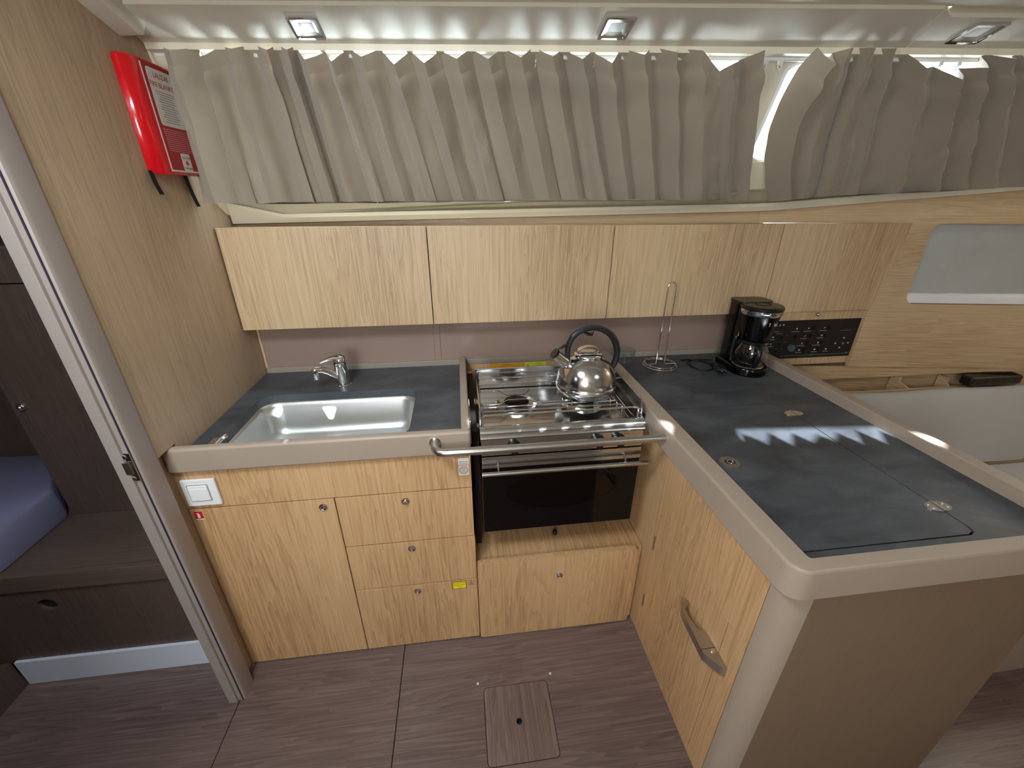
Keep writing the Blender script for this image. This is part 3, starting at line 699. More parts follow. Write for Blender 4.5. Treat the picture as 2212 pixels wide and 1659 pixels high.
for i, (z0, z1, zk) in enumerate(((0.5025, 0.693, 0.663), (0.3085, 0.4985, 0.472), (0.006, 0.3045, 0.277))):
    dw = sc.part('drawer', MB().box(-0.3955, 0.0045+0.002*(i > 0), YF-0.0002*i, YF+0.016, z0, z1, 0.001), 'oak_z')
    knob1(sc, -0.196, zk, dw, out=0.013 if i == 0 else 0.008)
    if i == 2:
        s1 = sc.part('yellow_sticker', MB().box(-0.0775, -0.031, YF-0.0014, YF-0.0006, 0.2675, 0.302), 'print_black', parent=dw, label='yellow warning sticker')
        s1b = sc.part('yellow_face', MB().box(-0.076, -0.0325, YF-0.0017, YF-0.0014, 0.269, 0.3005), 'label_bright_yellow', parent=dw)
        mb = MB(); MM = lambda x, z, y=YF-0.0021: frame((x, y, z), (1, 0, 0), (0, 0, 1))
        textmb('ATTENTION', 0.0075, MM(-0.054, 0.2955), mb); textmb('ENGINE INSIDE', 0.0055, MM(-0.054, 0.286), mb); textmb('VALVE', 0.0055, MM(-0.054, 0.277), mb)
        sc.part('sticker_words', mb, 'print_black', parent=dw)
        mb = MB().plate([(-0.0235, 0.278), (-0.0025, 0.278), (-0.0025, 0.301), (-0.0235, 0.301)], [[(-0.0225, 0.279), (-0.0035, 0.279), (-0.0035, 0.300), (-0.0225, 0.300)]], XZ, YF-0.0012, YF-0.0008)
        mb.plate([(-0.019, 0.282), (-0.007, 0.282), (-0.013, 0.298)], [[(-0.0155, 0.2845), (-0.0105, 0.2845), (-0.013, 0.292)]], XZ, YF-0.0012, YF-0.0008)
        sc.part('triangle_sticker', mb, 'label_brown', parent=dw)
# extinguisher sign on the door
es = sc.part('extinguisher_sign', MB().box(-0.7805, -0.7595, YF-0.0008, YF, 0.6600, 0.6845), 'print_red', parent=dr, label='red sticker with white fire extinguisher')
mb = MB().box(-0.7805, -0.7595, YF-0.0010, YF, 0.6565, 0.6590)
mb.plate(rrect(-0.7735, -0.7665, 0.6625, 0.6765, 0.0025, 3), [], XZ, YF-0.0012, YF-0.0008).plate([(-0.7715, 0.6765), (-0.7680, 0.6765), (-0.7680, 0.6795), (-0.7760, 0.6795), (-0.7760, 0.6780), (-0.7715, 0.6780)], [], XZ, YF-0.0012, YF-0.0008)
sc.part('extinguisher_symbol', mb, 'print_white', parent=dr)
# stickers on the fascia
st = sc.part('inspection_sticker', MB().plate([(-0.0325, 0.742), (-0.0015, 0.742), (-0.0015, 0.802), (-0.0325, 0.802)], [], XZ, YF-0.0006, YF), 'label_paper', parent=fs, label='white sticker with a round stamp')
mb = MB().plate(circle(-0.017, 0.7605, 0.0135, 32), [circle(-0.017, 0.7605, 0.0128, 32)], XZ, YF-0.0010, YF-0.0006)
for k in range(26):
    a = 2*PI*k/26; mb.box(-0.0007, 0.0007, YF-0.0010, YF-0.0006, -0.0013, 0.0013, M=Matrix.Translation((-0.017+0.0111*math.cos(a), 0, 0.7605+0.0111*math.sin(a))) @ Matrix.Rotation(-a+PI/2, 4, 'Y'))
mb.plate(circle(-0.017, 0.7605, 0.0092, 32), [circle(-0.017, 0.7605, 0.0088, 32)], XZ, YF-0.0010, YF-0.0006)
sc.part('round_stamp', mb, 'print_grey', parent=fs)
mb = MB()
for z in (0.765, 0.7605, 0.756): mb.box(-0.0215, -0.0125, YF-0.0010, YF-0.0006, z-0.001, z+0.001)
sc.part('stamp_words', mb, 'print_pink', parent=fs)
sc.part('sticker_stripe', MB().box(-0.0325, -0.0015, YF-0.0009, YF-0.0006, 0.7775, 0.7790), 'print_orange', parent=fs)
mb = MB().box(-0.0295, -0.0040, YF-0.0009, YF-0.0006, 0.7830, 0.7838)
textmb('SEPOLINE', 0.0058, MM(-0.0170, 0.7900, YF-0.0009), mb)
sc.part('sticker_print', mb, 'print_black', parent=fs)
mb = MB()
for a, b in ((-0.0430, -0.0255), (-0.0215, -0.0020)): mb.plate([(a, 0.8045), (b, 0.8045), (b, 0.8145), (a, 0.8145)], [[(a+0.0012, 0.8057), (b-0.0012, 0.8057), (b-0.0012, 0.8085), (a+0.0012, 0.8085)]], XZ, YF-0.0010, YF-0.0006)
sc.part('small_logo_stickers', mb, 'label_brown', parent=fs)
# light switch
sw = Thing('light_switch', (-0.735, YF, 0.755), 'square white light switch on the oak panel under the sink rim', 'light switch')
mb = MB().box(-0.779, -0.692, YF-0.010, YF-0.0005, 0.7115, 0.7985, 0.003)
pl = sw.part('plate', mb, 'white_plastic')
sw.part('rocker', MB().box(-0.763, -0.714, YF-0.0135, YF-0.0095, 0.731, 0.781, 0.002).box(-0.7605, -0.7165, YF-0.0150, YF-0.0130, 0.733, 0.772, 0.001), 'white_plastic')
sw.part('inner_groove', MB().plate(rrect(-0.7655, -0.7115, 0.7285, 0.7835, 0.002, 2), [rrect(-0.7632, -0.7138, 0.7308, 0.7812, 0.002, 2)], XZ, YF-0.0105, YF-0.0099), 'print_grey')

# ================================================================== STOVE BAY
bay = Thing('stove_bay', (0.30, 1.3, 0.0), 'oak bay under the stove with one wide drawer front', 'cabinet')
mb = MB().plate(rrect(0.0105, 0.573, 0.006, 0.378, 0.010, 4), [], XZ, YF-0.008, YF+0.012)
dw = bay.part('drawer', mb, 'oak_z')
bay.part('notch', MB().box(0.27, 0.31, YF-0.0082, YF+0.0122, 0.3775, 0.3788), 'oak_x', parent=dw)
knob1(bay, 0.293, 0.291, dw, y=YF-0.008, out=0.007)
bay.part('shelf', MB().box(0.001, 0.594, YF+0.014, YB, 0.350, 0.368), 'oak_y')
bay.part('kick_panel', MB().box(0.001, 0.594, YF+0.014, YF+0.03, 0.0, 0.350), 'oak_x')
bay.part('back_panel', MB().box(0.008, 0.585, YB-0.010, YB, 0.368, 0.862), 'oak_z')
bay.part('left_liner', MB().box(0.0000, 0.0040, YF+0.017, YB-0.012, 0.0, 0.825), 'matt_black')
bay.part('shelf_clip', MB().sphere((0.300, 1.118, 0.372), 0.009, (1, 1.2, 1.3)), 'black_plastic')
# warning labels on the back panel of the bay
wlab = Thing('warning_label', (0.18, YB-0.0106, 0.825), 'orange gas warning label on the panel behind the stove', 'label')
yl = YB-0.0112
wlab.part('backing', MB().box(0.105, 0.252, yl, yl+0.001, 0.815, 0.858), 'label_orange')
mb = MB(); MW = lambda x, z: frame((x, yl-0.0004, z), (1, 0, 0), (0, 0, 1))
textmb('WARNING', 0.0075, MW(0.18, 0.854), mb); textmb('Avoid asphyxiation. Provide ventilation when the cooking', 0.0048, MW(0.18, 0.8475), mb)
textmb('appliance is in use. Do not use for space heating', 0.0048, MW(0.18, 0.8415), mb); textmb('ATTENTION', 0.0065, MW(0.18, 0.835), mb)
wlab.part('words', mb, 'print_red')
wlab.part('triangle', MB().plate([(0.108, 0.832), (0.120, 0.832), (0.114, 0.843)], [], XZ, yl-0.0006, yl), 'print_red')
wl2 = Thing('caution_label', (0.30, YB-0.0106, 0.825), 'yellow-green caution label beside the orange one, behind the stove', 'label')
wl2.part('backing', MB().box(0.253, 0.345, yl, yl+0.001, 0.815, 0.862), 'label_yellow')
mb = MB(); textmb('CAUTION', 0.0055, MW(0.312, 0.857), mb); textmb('Do not use the stove', 0.0045, MW(0.312, 0.851), mb); textmb('as a heater. Risk of', 0.0045, MW(0.312, 0.8455), mb); textmb('burning. Read manual', 0.0045, MW(0.312, 0.840), mb)
wl2.part('words', mb, 'print_black')
wl2.part('triangle', MB().plate([(0.257, 0.834), (0.277, 0.834), (0.267, 0.853)], [[(0.2595, 0.8355), (0.2745, 0.8355), (0.267, 0.8495)]], XZ, yl-0.0006, yl).box(0.2662, 0.2678, yl-0.0006, yl, 0.838, 0.8455), 'print_black')

# ------------------------------------------------------------------ gimballed stove
SX0, SX1, SY = 0.0365, 0.536, 1.026
sv = Thing('stove', (0.287, 1.20, 0.49), 'stainless steel marine stove with two burners and a black glass oven door', 'stove')
sv.part('oven_box', MB().box(SX0+0.006, SX1-0.006, SY+0.030, 1.365, 0.505, 0.520).box(SX0+0.006, SX0+0.010, SY+0.02, 1.365, 0.505, 0.84).box(SX1-0.010, SX1-0.006, SY+0.02, 1.365, 0.505, 0.84).box(SX0+0.006, SX1-0.006, 1.355, 1.365, 0.505, 0.84).box(SX0+0.01, SX1-0.01, SY+0.02, 1.36, 0.775, 0.785), 'dull_metal')
# hob tray with raised side and back walls
tray = MB().box(SX0+0.010, SX1-0.010, SY+0.030, 1.362, 0.846, 0.852)
sv.part('hob_tray', tray, 'steel')
def side(x, w):
    pr = [(SY+0.008, 0.838), (SY+0.004, 0.872), (SY+0.012, 0.880), (1.052, 0.884), (1.062, 0.925), (1.070, 0.932), (1.365, 0.932), (1.372, 0.925), (1.372, 0.838)]
    return MB().plate(pr, [], YZ, x, x+w)
sv.part('side_wall', side(SX0, 0.0035), 'steel'); sv.part('side_wall', side(SX1-0.0035, 0.0035), 'steel')
sv.part('back_wall', MB().box(SX0+0.002, SX1-0.002, 1.368, 1.372, 0.838, 0.932, 0.001).cyl((SX0, 1.369, 0.930), (SX1, 1.369, 0.930), 0.004, seg=12), 'steel')
# rolled front of the hob
pr = [(SY+0.040, 0.852), (SY+0.034, 0.866), (SY+0.026, 0.873), (SY+0.014, 0.876), (SY+0.004, 0.872), (SY+0.000, 0.864), (SY+0.006, 0.858), (SY-0.004, 0.852), (SY-0.006, 0.846), (SY+0.004, 0.840), (SY+0.04, 0.840)]
mb = MB().loft([[Vector((x, y, z+0.006)) for y, z in pr] for x in (SX0-0.001, SX1+0.001)])
sv.part('front_lip', mb, 'steel', ang=60)
fpn = sv.part('control_panel', MB().box(SX0+0.001, SX1-0.001, SY, SY+0.016, 0.792, 0.847, 0.001), 'steel')
for xk in (0.135, 0.393, 0.458):
    mb = MB().lathe([(0.020, 0), (0.0205, 0.003), (0.0155, 0.006), (0.0150, 0.021), (0.013, 0.024), (0, 0.024)], (0, 0, 0), 28).box(-0.0035, 0.0035, -0.0145, 0.0145, 0.020, 0.030, 0.002)
    mb.xf(Matrix.Translation((xk, SY, 0.820)) @ Matrix.Rotation(PI/2, 4, 'X'))
    kb = sv.part('knob', mb, 'black_plastic')
    sv.part('knob_mark', MB().box(xk-0.0012, xk+0.0012, SY-0.0312, SY-0.0302, 0.822, 0.834), 'print_white', parent=kb)
for ring, inner in ((circle(0.478, 0.838, 0.0035, 16, 0.0022), circle(0.478, 0.838, 0.0029, 16, 0.0017)), (circle(0.486, 0.838, 0.0025, 12, 0.0020), circle(0.486, 0.838, 0.0019, 12, 0.0014)), (circle(0.090, 0.803, 0.0030, 16), circle(0.090, 0.803, 0.0020, 16))):
    sv.part('panel_symbol', MB().plate(ring, [inner], XZ, SY-0.0006, SY), 'print_black', parent=fpn)
sv.part('panel_line', MB().box(0.162, 0.174, SY-0.0006, SY, 0.8375, 0.8383), 'print_black', parent=fpn)
# burners
for (bx, by, cov) in ((0.168, 1.222, False), (0.398, 1.222, True)):
    mb = MB().lathe([(0.030, 0.002), (0.050, 0.001), (0.060, 0.004), (0.066, 0.010), (0.068, 0.011), (0.070, 0.008), (0.069, 0.001)], (bx, by, 0.851), 40)
    bn = sv.part('burner', mb, 'steel')
    sv.part('burner_head', MB().lathe([(0.036, 0.0), (0.038, 0.010), (0.034, 0.013), (0, 0.013)], (bx, by, 0.852), 32), 'dull_metal', parent=bn)
    sv.part('burner_cap', MB().lathe([(0.0, 0.018), (0.040, 0.0175), (0.0425, 0.0155), (0.041, 0.012), (0.036, 0.011)], (bx, by, 0.854), 36), 'black_enamel', parent=bn)
# wire pan rest over the tray: two bent wires per burner line and short feet
zw = 0.886
def wireline(y0, bends, name, r=0.0022):
    pts = [(SX0+0.010, y0, 0.856), (SX0+0.010, y0, zw-0.006), (SX0+0.016, y0, zw)]
    for bx, d in bends: pts += [(bx-0.058, y0, zw), (bx-0.030, y0+d, zw-0.003), (bx+0.030, y0+d, zw-0.003), (bx+0.058, y0, zw)]
    pts += [(SX1-0.062, y0, zw), (SX1-0.056, y0, zw-0.006), (SX1-0.056, y0, 0.856)]
    return sv.part(name, MB().tube(pts, r, 8), 'steel')
wireline(1.278, ((0.168, -0.034), (0.398, -0.034)), 'pan_rest_wire')
wireline(1.176, ((0.168, 0.032), (0.398, 0.032)), 'pan_rest_wire')
def ubar(y, z, x0, x1, r=0.0026):
    return sv.part('fiddle_wire', MB().tube([(x0, y, 0.855), (x0, y, z-0.010), (x0+0.003, y, z-0.003), (x0+0.010, y, z), (x1-0.010, y, z), (x1-0.003, y, z-0.003), (x1, y, z-0.010), (x1, y, 0.855)], r, 10), 'chrome')
ubar(1.145, 0.892, SX0+0.013, SX1-0.045, 0.0022)
ubar(1.112, 0.895, SX0+0.011, SX1-0.040, 0.0024)
ubar(1.064, 0.908, SX0+0.007, SX1-0.008, 0.0034)
for y, z in ((1.315, 0.893), (1.345, 0.903)):
    ubar(y, z, SX0+0.012, SX1-0.012, 0.0024)
for x, z in ((SX1-0.020, 0.872), (SX1-0.032, 0.866)):
    sv.part('side_wire', MB().cyl((x, 1.060, z), (x, 1.36, z), 0.0022, seg=8), 'chrome')
# oven door
ov_c = (0.287, 0.648)
dz0, dz1 = 0.497, 0.7905
dp = sv.part('oven_door', MB().plate([(SX0+0.002, dz0), (SX1-0.002, dz0), (SX1-0.002, 0.748), (SX0+0.002, 0.748)], [circle(ov_c[0], ov_c[1], 0.176, 40, 0.070)], XZ, SY-0.002, SY+0.004), 'gloss_black')
sv.part('door_window', MB().plate(circle(ov_c[0], ov_c[1], 0.1765, 40, 0.0705), [], XZ, SY-0.0018, SY+0.0005), 'oven_glass', parent=dp)
sv.part('door_top_strip', MB().box(SX0+0.001, SX1-0.001, SY-0.003, SY+0.010, 0.7485, 0.7885, 0.001), 'steel', parent=dp)
hd = sv.part('door_handle', MB().cyl((SX0-0.001, SY-0.032, 0.748), (SX1+0.012, SY-0.032, 0.748), 0.0068, seg=16), 'satin_steel', parent=dp)
for x in (0.085, 0.480): sv.part('handle_post', MB().cyl((x, SY-0.032, 0.748), (x, SY-0.002, 0.773), 0.0035, seg=10), 'chrome', parent=dp)
sv.part('door_frame', MB().plate([(SX0+0.001, dz0-0.001), (SX1-0.001, dz0-0.001), (SX1-0.001, 0.748), (SX0+0.001, 0.748)], [circle(ov_c[0], ov_c[1], 0.19, 40, 0.085)], XZ, SY+0.004, SY+0.018), 'dull_metal', parent=dp)
sv.part('bottom_strip', MB().box(SX0+0.03, SX1-0.06, SY+0.012, SY+0.016, dz0-0.010, dz0-0.001), 'label_paper')
rk = MB()
for y in (1.08, 1.34): rk.cyl((0.06, y, 0.690), (0.51, y, 0.690), 0.002, seg=6)
for k in range(15): rk.cyl((0.075+k*0.030, 1.08, 0.692), (0.075+k*0.030, 1.34, 0.692), 0.0013, seg=6)
sv.part('oven_rack', rk, 'chrome')
sv.part('gimbal_pin', MB().cyl((SX0-0.024, 1.19, 0.80), (SX0+0.002, 1.19, 0.80), 0.010, seg=16), 'satin_steel')
sv.part('gimbal_pin', MB().cyl((SX1-0.002, 1.19, 0.80), (SX1+0.013, 1.19, 0.815), 0.010, seg=16), 'satin_steel')
# gimbal brackets
gb = Thing('gimbal_bracket', (0.590, 1.16, 0.80), 'black and chrome stove bracket on the peninsula side of the bay', 'bracket', 'stove brackets')
gb.part('plate', MB().box(0.5500, 0.5595, 1.075, 1.50, 0.806, 0.872, 0.002), 'gloss_black')
gb.part('channel', MB().box(0.5465, 0.5498, 1.075, 1.50, 0.842, 0.848, 0.001).box(0.5465, 0.5498, 1.075, 1.090, 0.810, 0.868, 0.001), 'chrome')
gb2 = Thing('gimbal_bracket', (0.010, 1.2, 0.80), 'narrow pale bracket on the sink side of the stove bay', 'bracket', 'stove brackets')
gb2.part('plate', MB().box(0.0045, 0.0115, 1.10, 1.19, 0.79, 0.872, 0.001), 'satin_steel')
gb2.part('shade_filler', MB().box(0.0125, 0.030, 1.10, YB-0.04, 0.372, 0.835, 0.001), 'matt_black')  # black block added to fill the gap, standing in for its shade
gb2.part('slot_cover', MB().box(0.012, 0.030, YB-0.03, YB-0.011, 0.80, 0.832), 'white_plastic')
# grab rail in front of the stove
gr = Thing('grab_rail', (0.25, 0.95, 0.868), 'polished stainless steel grab rail across the front of the stove', 'grab rail')
yb0, zb0 = 0.944, 0.868
pts = [(-0.092, 0.9945, zb0+0.004), (-0.092, 0.972, zb0+0.002), (-0.088, 0.958, zb0+0.001), (-0.078, 0.948, zb0), (-0.062, yb0, zb0)]+[(-0.062+k*0.64/8, yb0, zb0) for k in range(1, 9)]
gr.part('bar', MB().tube(pts, 0.0115, 20), 'satin_steel', ang=60)
gr.part('flange', MB().cyl((-0.092, 0.9945, zb0+0.004), (-0.092, 0.9915, zb0+0.004), 0.016, seg=24), 'chrome')

# ------------------------------------------------------------------ kettle
kx, ky, kz = 0.404, 1.222, 0.889
kt = Thing('kettle', (kx, ky, kz), 'round stainless steel whistling kettle with a black arched handle on the stove', 'kettle')
prof = [(0, 0), (0.072, 0.0), (0.080, 0.002), (0.093, 0.012), (0.1005, 0.026), (0.1015, 0.038), (0.1005, 0.041), (0.0985, 0.043), (0.0985, 0.050), (0.094, 0.072), (0.085, 0.094), (0.072, 0.112), (0.058, 0.125), (0.046, 0.132), (0.043, 0.135)]
kt.part('body', MB().lathe(prof, (kx, ky, kz), 64), 'steel', ang=50)
lid = kt.part('lid', MB().lathe([(0.043, 0.132), (0.047, 0.135), (0.0475, 0.139), (0.044, 0.143), (0.030, 0.148), (0.022, 0.150), (0, 0.151)], (kx, ky, kz), 48), 'chrome', ang=50)
mb = MB().tube([(kx+0.036*math.cos(a), ky, kz+0.144+0.022*math.sin(a)**0.8) for a in [PI*k/16 for k in range(17)]], [(0.013, 0.0022)]*17, 14, flat=(0, 1, 0))
kt.part('lid_knob', mb, 'chrome', parent=lid, ang=50)
sp0 = Vector((kx-0.068, ky-0.006, kz+0.108)); sp1 = Vector((kx-0.112, ky-0.012, kz+0.148))
sptd = kt.part('spout', MB().cyl(sp0-(sp1-sp0)*0.25, sp1, 0.019, 0.016, seg=28), 'chrome')
kt.part('spout_collar', MB().cyl(sp0+(sp1-sp0)*0.02, sp0-(sp1-sp0)*0.12, 0.022, 0.024, seg=28), 'black_plastic', parent=sptd)
u = (sp1-sp0).normalized()
kt.part('whistle_cap', MB().cyl(sp1, sp1+u*0.007, 0.0185, 0.0175, seg=28), 'black_plastic', parent=sptd)
# handle: arch in the plane of the spout
hpts = [(-0.068, 0.122), (-0.070, 0.160), (-0.063, 0.188), (-0.046, 0.210), (-0.020, 0.224), (0.010, 0.228), (0.040, 0.221), (0.068, 0.203), (0.088, 0.176), (0.098, 0.145), (0.098, 0.116), (0.090, 0.092), (0.083, 0.082)]
def smooth_pts(P, n=4):
    out = []
    for i in range(len(P)-1):
        p0, p1, p2, p3 = P[max(i-1, 0)], P[i], P[i+1], P[min(i+2, len(P)-1)]
        for k in range(n):
            t = k/n; out.append(tuple(0.5*((2*p1[a])+(-p0[a]+p2[a])*t+(2*p0[a]-5*p1[a]+4*p2[a]-p3[a])*t*t+(-p0[a]+3*p1[a]-3*p2[a]+p3[a])*t**3) for a in range(len(p1))))
    out.append(tuple(P[-1])); return out
hp = smooth_pts(hpts)
hw = [(0.0115+0.002*math.sin(PI*i/len(hp)), 0.0085+0.001*math.sin(PI*i/len(hp))) for i in range(len(hp))]
hob = kt.part('handle', MB().tube([(kx+a, ky+0.04*a, kz+b) for a, b in hp], hw, 16, flat=(0, 1, 0)), 'matt_black', ang=60)
hs = hp[10:38]
kt.part('handle_grip', MB().tube([(kx+a*1.045, ky+0.04*a, kz+b+0.0045) for a, b in hs], [(0.011, 0.0062)]*len(hs), 14, flat=(0, 1, 0)), 'handle_blue_grey', parent=hob, ang=60)
kt.part('spout_trigger', MB().tube([(kx-0.068, ky-0.004, kz+0.178), (kx-0.088, ky-0.010, kz+0.172), (kx-0.104, ky-0.012, kz+0.160), (kx-0.112, ky-0.012, kz+0.150)], [(0.007, 0.004)]*4, 12, flat=(0, 1, 0)), 'black_plastic', parent=hob)
kt.part('finger_trigger', MB().tube([(kx-0.022, ky, kz+0.214), (kx-0.006, ky, kz+0.207), (kx+0.006, ky, kz+0.205), (kx+0.010, ky, kz+0.215)], [(0.006, 0.004), (0.007, 0.006), (0.006, 0.006), (0.004, 0.004)], 12, flat=(0, 1, 0)), 'black_plastic', parent=hob)

# ================================================================== RIGHT WORKTOP AND PENINSULA
wr = Thing('worktop', (0.9, 1.0, ZC-0.03), 'dark slate L-shaped worktop of the peninsula with taupe rims and a hinged lid', 'worktop')
XR0, XR1, YP = 1.228, 1.266, 0.450
LX0, LX1, LY0, LY1 = 0.632, 1.040, 0.517, 1.112
hole = [(LX0, LY0)]+[(LX1-0.02, LY0), (LX1-0.006, LY0+0.006), (LX1, LY0+0.02), (LX1, LY1-0.03), (LX1-0.009, LY1-0.009), (LX1-0.03, LY1), (LX0, LY1)]
out = [(0.600, 0.470), (XR0+0.004, 0.470), (XR0+0.004, YB-0.012), (0.600, YB-0.012)]
def inset(poly, d):
    cx = sum(p[0] for p in poly)/len(poly); cy = sum(p[1] for p in poly)/len(poly)
    return [(x-d*(1 if x > cx else -1), y-d*(1 if y > cy else -1)) for x, y in poly]
wr.part('surface', MB().plate(out, [hole], XY, ZC-0.028, ZC), 'slate_laminate')
wr.part('cold_box_well', MB().box(0.604, 1.06, 0.49, 1.13, ZC-0.05, ZC-0.029), 'dark_void')
ld = wr.part('lid', MB().plate(inset(hole, 0.0032), [], XY, ZC-0.026, ZC), 'slate_laminate')
def hinge(x, y):
    mb = MB()
    mb.plate(circle(x, y, 0.030, 32, 0.017), [], XY, ZC, ZC+0.0018)
    k = wr.part('hinge', mb, 'chrome', parent=ld)
    mb = MB().cyl((x+0.000, y-0.016, ZC+0.0022), (x+0.000, y+0.016, ZC+0.0022), 0.0026, seg=10)
    for dx, dy in ((-0.018, 0.006), (-0.018, -0.006), (0.018, 0.006), (0.018, -0.006)): mb.cyl((x+dx, y+dy, ZC+0.001), (x+dx, y+dy, ZC+0.0026), 0.0026, seg=10)
    wr.part('hinge_pin', mb, 'satin_steel', parent=ld)
hinge(LX1, 1.037); hinge(LX1, 0.600)
lx, ly = 0.676, 0.814
mb = MB().plate(circle(lx, ly, 0.025, 40), [rrect(lx-0.012, lx+0.014, ly-0.010, ly+0.010, 0.008)], XY, ZC, ZC+0.002)
wr.part('flush_latch', mb, 'satin_steel', parent=ld)
mb = MB().cyl((lx, ly, ZC+0.0002), (lx, ly, ZC+0.0012), 0.0135, seg=24)
wr.part('latch_recess', mb, 'matt_black', parent=ld)
wr.part('latch_ring', MB().tube([(lx+0.001+0.008*math.cos(2*PI*k/20), ly+0.007*math.sin(2*PI*k/20), ZC+0.002) for k in range(20)], 0.0015, 8, closed=True), 'chrome', parent=ld)
# outer rim swept round the corner: left side, front, right side
def sweep(path, prof):
    rings = []
    for i, (x, y, nx, ny) in enumerate(path):
        w = math.hypot(nx, ny*0.62); rings.append([Vector((x+nx*a*w, y+ny*a*w, b)) for a, b in prof])
    return MB().loft(rings)
# profile: a = distance outwards from the inner edge, b = z
rp = [(0.000, ZR-0.0015), (0.0015, ZR), (0.041, ZR), (0.0445, ZR-0.0015), (0.0465, ZR-0.005), (0.047, ZR-0.009), (0.047, 0.828), (0.045, 0.825), (0.000, 0.825)]
path = [(0.607, YB-0.014, -1, 0), (0.607, 0.60, -1, 0), (0.607, 0.486, -1, 0)]
for k in range(1, 9):
    a = PI+PI/2*k/9; path.append((0.607+0.006+0.006*math.cos(a), 0.482+0.006*math.sin(a), math.cos(a), math.sin(a)))
path += [(0.615, 0.476, 0, -1), (0.9, 0.476, 0, -1), (XR1, 0.476, 0, -1)]
wr.part('front_rim', sweep(path, rp), 'taupe_laminate', ang=32)
wr.part('outer_rim', MB().box(XR0, XR1, 0.452, 1.50, ZC-0.04, ZR+0.001, 0.004, 3), 'taupe_laminate')
# peninsula cabinet
pc = Thing('peninsula_cabinet', (0.93, 0.9, 0.0), 'oak peninsula cabinet with a chrome-handled door facing the galley floor', 'cabinet')
DY0, DY1, DZ0, DZ1 = 0.587, 0.948, 0.035, 0.574
mb = MB().plate([(0.522, 0), (YB, 0), (YB, 0.8245), (0.522, 0.8245)], [rrect(DY0-0.002, DY1+0.002, DZ0-0.002, DZ1+0.002, 0.006, 3)], YZ, XP, XP+0.016)
pc.part('side_panel', mb, 'oak_z')
pc.part('liner', MB().box(XP+0.017, XP+0.022, 0.53, 1.0, 0.01, 0.62), 'groove')
dr = pc.part('door', MB().plate(rrect(DY0, DY1, DZ0, DZ1, 0.006, 3), [], YZ, XP-0.0006, XP+0.015), 'oak_z')
for z in (0.452, 0.182): pc.part('hinge', MB().cyl((XP-0.0015, DY1+0.002, z-0.028), (XP-0.0015, DY1+0.002, z+0.028), 0.0036, seg=12), 'satin_steel', parent=dr)
# corner post (quarter round) and end panel
arc = [(XP+0.050-0.050*math.cos(PI/2*k/8), 0.520-0.050*math.sin(PI/2*k/8)) for k in range(9)]
poly = arc+[(XP+0.050, 0.520)]
pc.part('corner_post', MB().loft([[Vector((x, y, z)) for x, y in poly] for z in (0, 0.8245)]), 'taupe_laminate', ang=50)
wood('shaded_end_oak', srgb(112, 93, 74), srgb(128, 108, 88), srgb(138, 118, 97), 'z', rough=0.32, scale=0.9, streak=0.8)  # oak with darkened colours, standing in for shade on the end face
pc.part('end_panel', MB().box(XP+0.0505, 1.252, 0.470, 0.488, 0.0, 0.8245), 'shaded_end_oak')
pc.part('outer_panel', MB().box(1.234, 1.252, 0.4885, 1.45, 0.0, 0.8245), 'pale_oak_z')
# door handle
hx = XP-0.0008
def hblock(pts, z0, z1): return MB().plate(pts, [], lambda u, v, w: Vector((hx-v, u, w)), z0, z1)
# horizontal lever: u = y, v = stand-off from the door
lever = [(0.735, 0.002), (0.731, 0.012), (0.724, 0.024), (0.712, 0.031), (0.690, 0.034), (0.600, 0.038), (0.600, 0.0), (0.640, 0.0), (0.643, 0.010), (0.652, 0.018), (0.690, 0.024), (0.708, 0.022), (0.718, 0.015), (0.724, 0.002)]
h = pc.part('handle', hblock(lever, 0.432, 0.458), 'satin_steel', parent=dr, label='satin metal lever handle')
pc.part('catch', hblock([(0.5985, 0.0), (0.5985, 0.038), (0.590, 0.0385), (0.575, 0.030), (0.552, 0.014), (0.547, 0.006), (0.548, 0.0)], 0.432, 0.458), 'satin_steel')
pc.part('catch_pin', MB().cyl((hx-0.012, 0.592, 0.4575), (hx-0.012, 0.592, 0.460), 0.005, seg=16), 'chrome')

# ------------------------------------------------------------------ glass ashtray
at = Thing('ashtray', (0.648, 1.520, ZC), 'cut clear glass ashtray on the worktop behind the kettle', 'ashtray')
rings = []; seg = 48
def ar(r, z, f=0.0): return [Vector((0.648+(r+f*math.cos(8*2*PI*k/seg))*math.cos(2*PI*k/seg), 1.520+(r+f*math.cos(8*2*PI*k/seg))*math.sin(2*PI*k/seg), ZC+z-(0.008 if (z > 0.055 and k % 12 < 2) else 0))) for k in range(seg)]
for r, z, f in ((0.040, 0.0005, 0), (0.044, 0.004, 0), (0.046, 0.008, 0), (0.048, 0.016, 0.0012), (0.050, 0.030, 0.0012), (0.0515, 0.045, 0.001), (0.052, 0.060, 0), (0.050, 0.0625, 0), (0.047, 0.060, 0), (0.044, 0.030, 0), (0.041, 0.016, 0), (0.034, 0.011, 0)): rings.append(ar(r, z, f))
at.part('bowl', MB().loft(rings), 'cut_glass', ang=40)
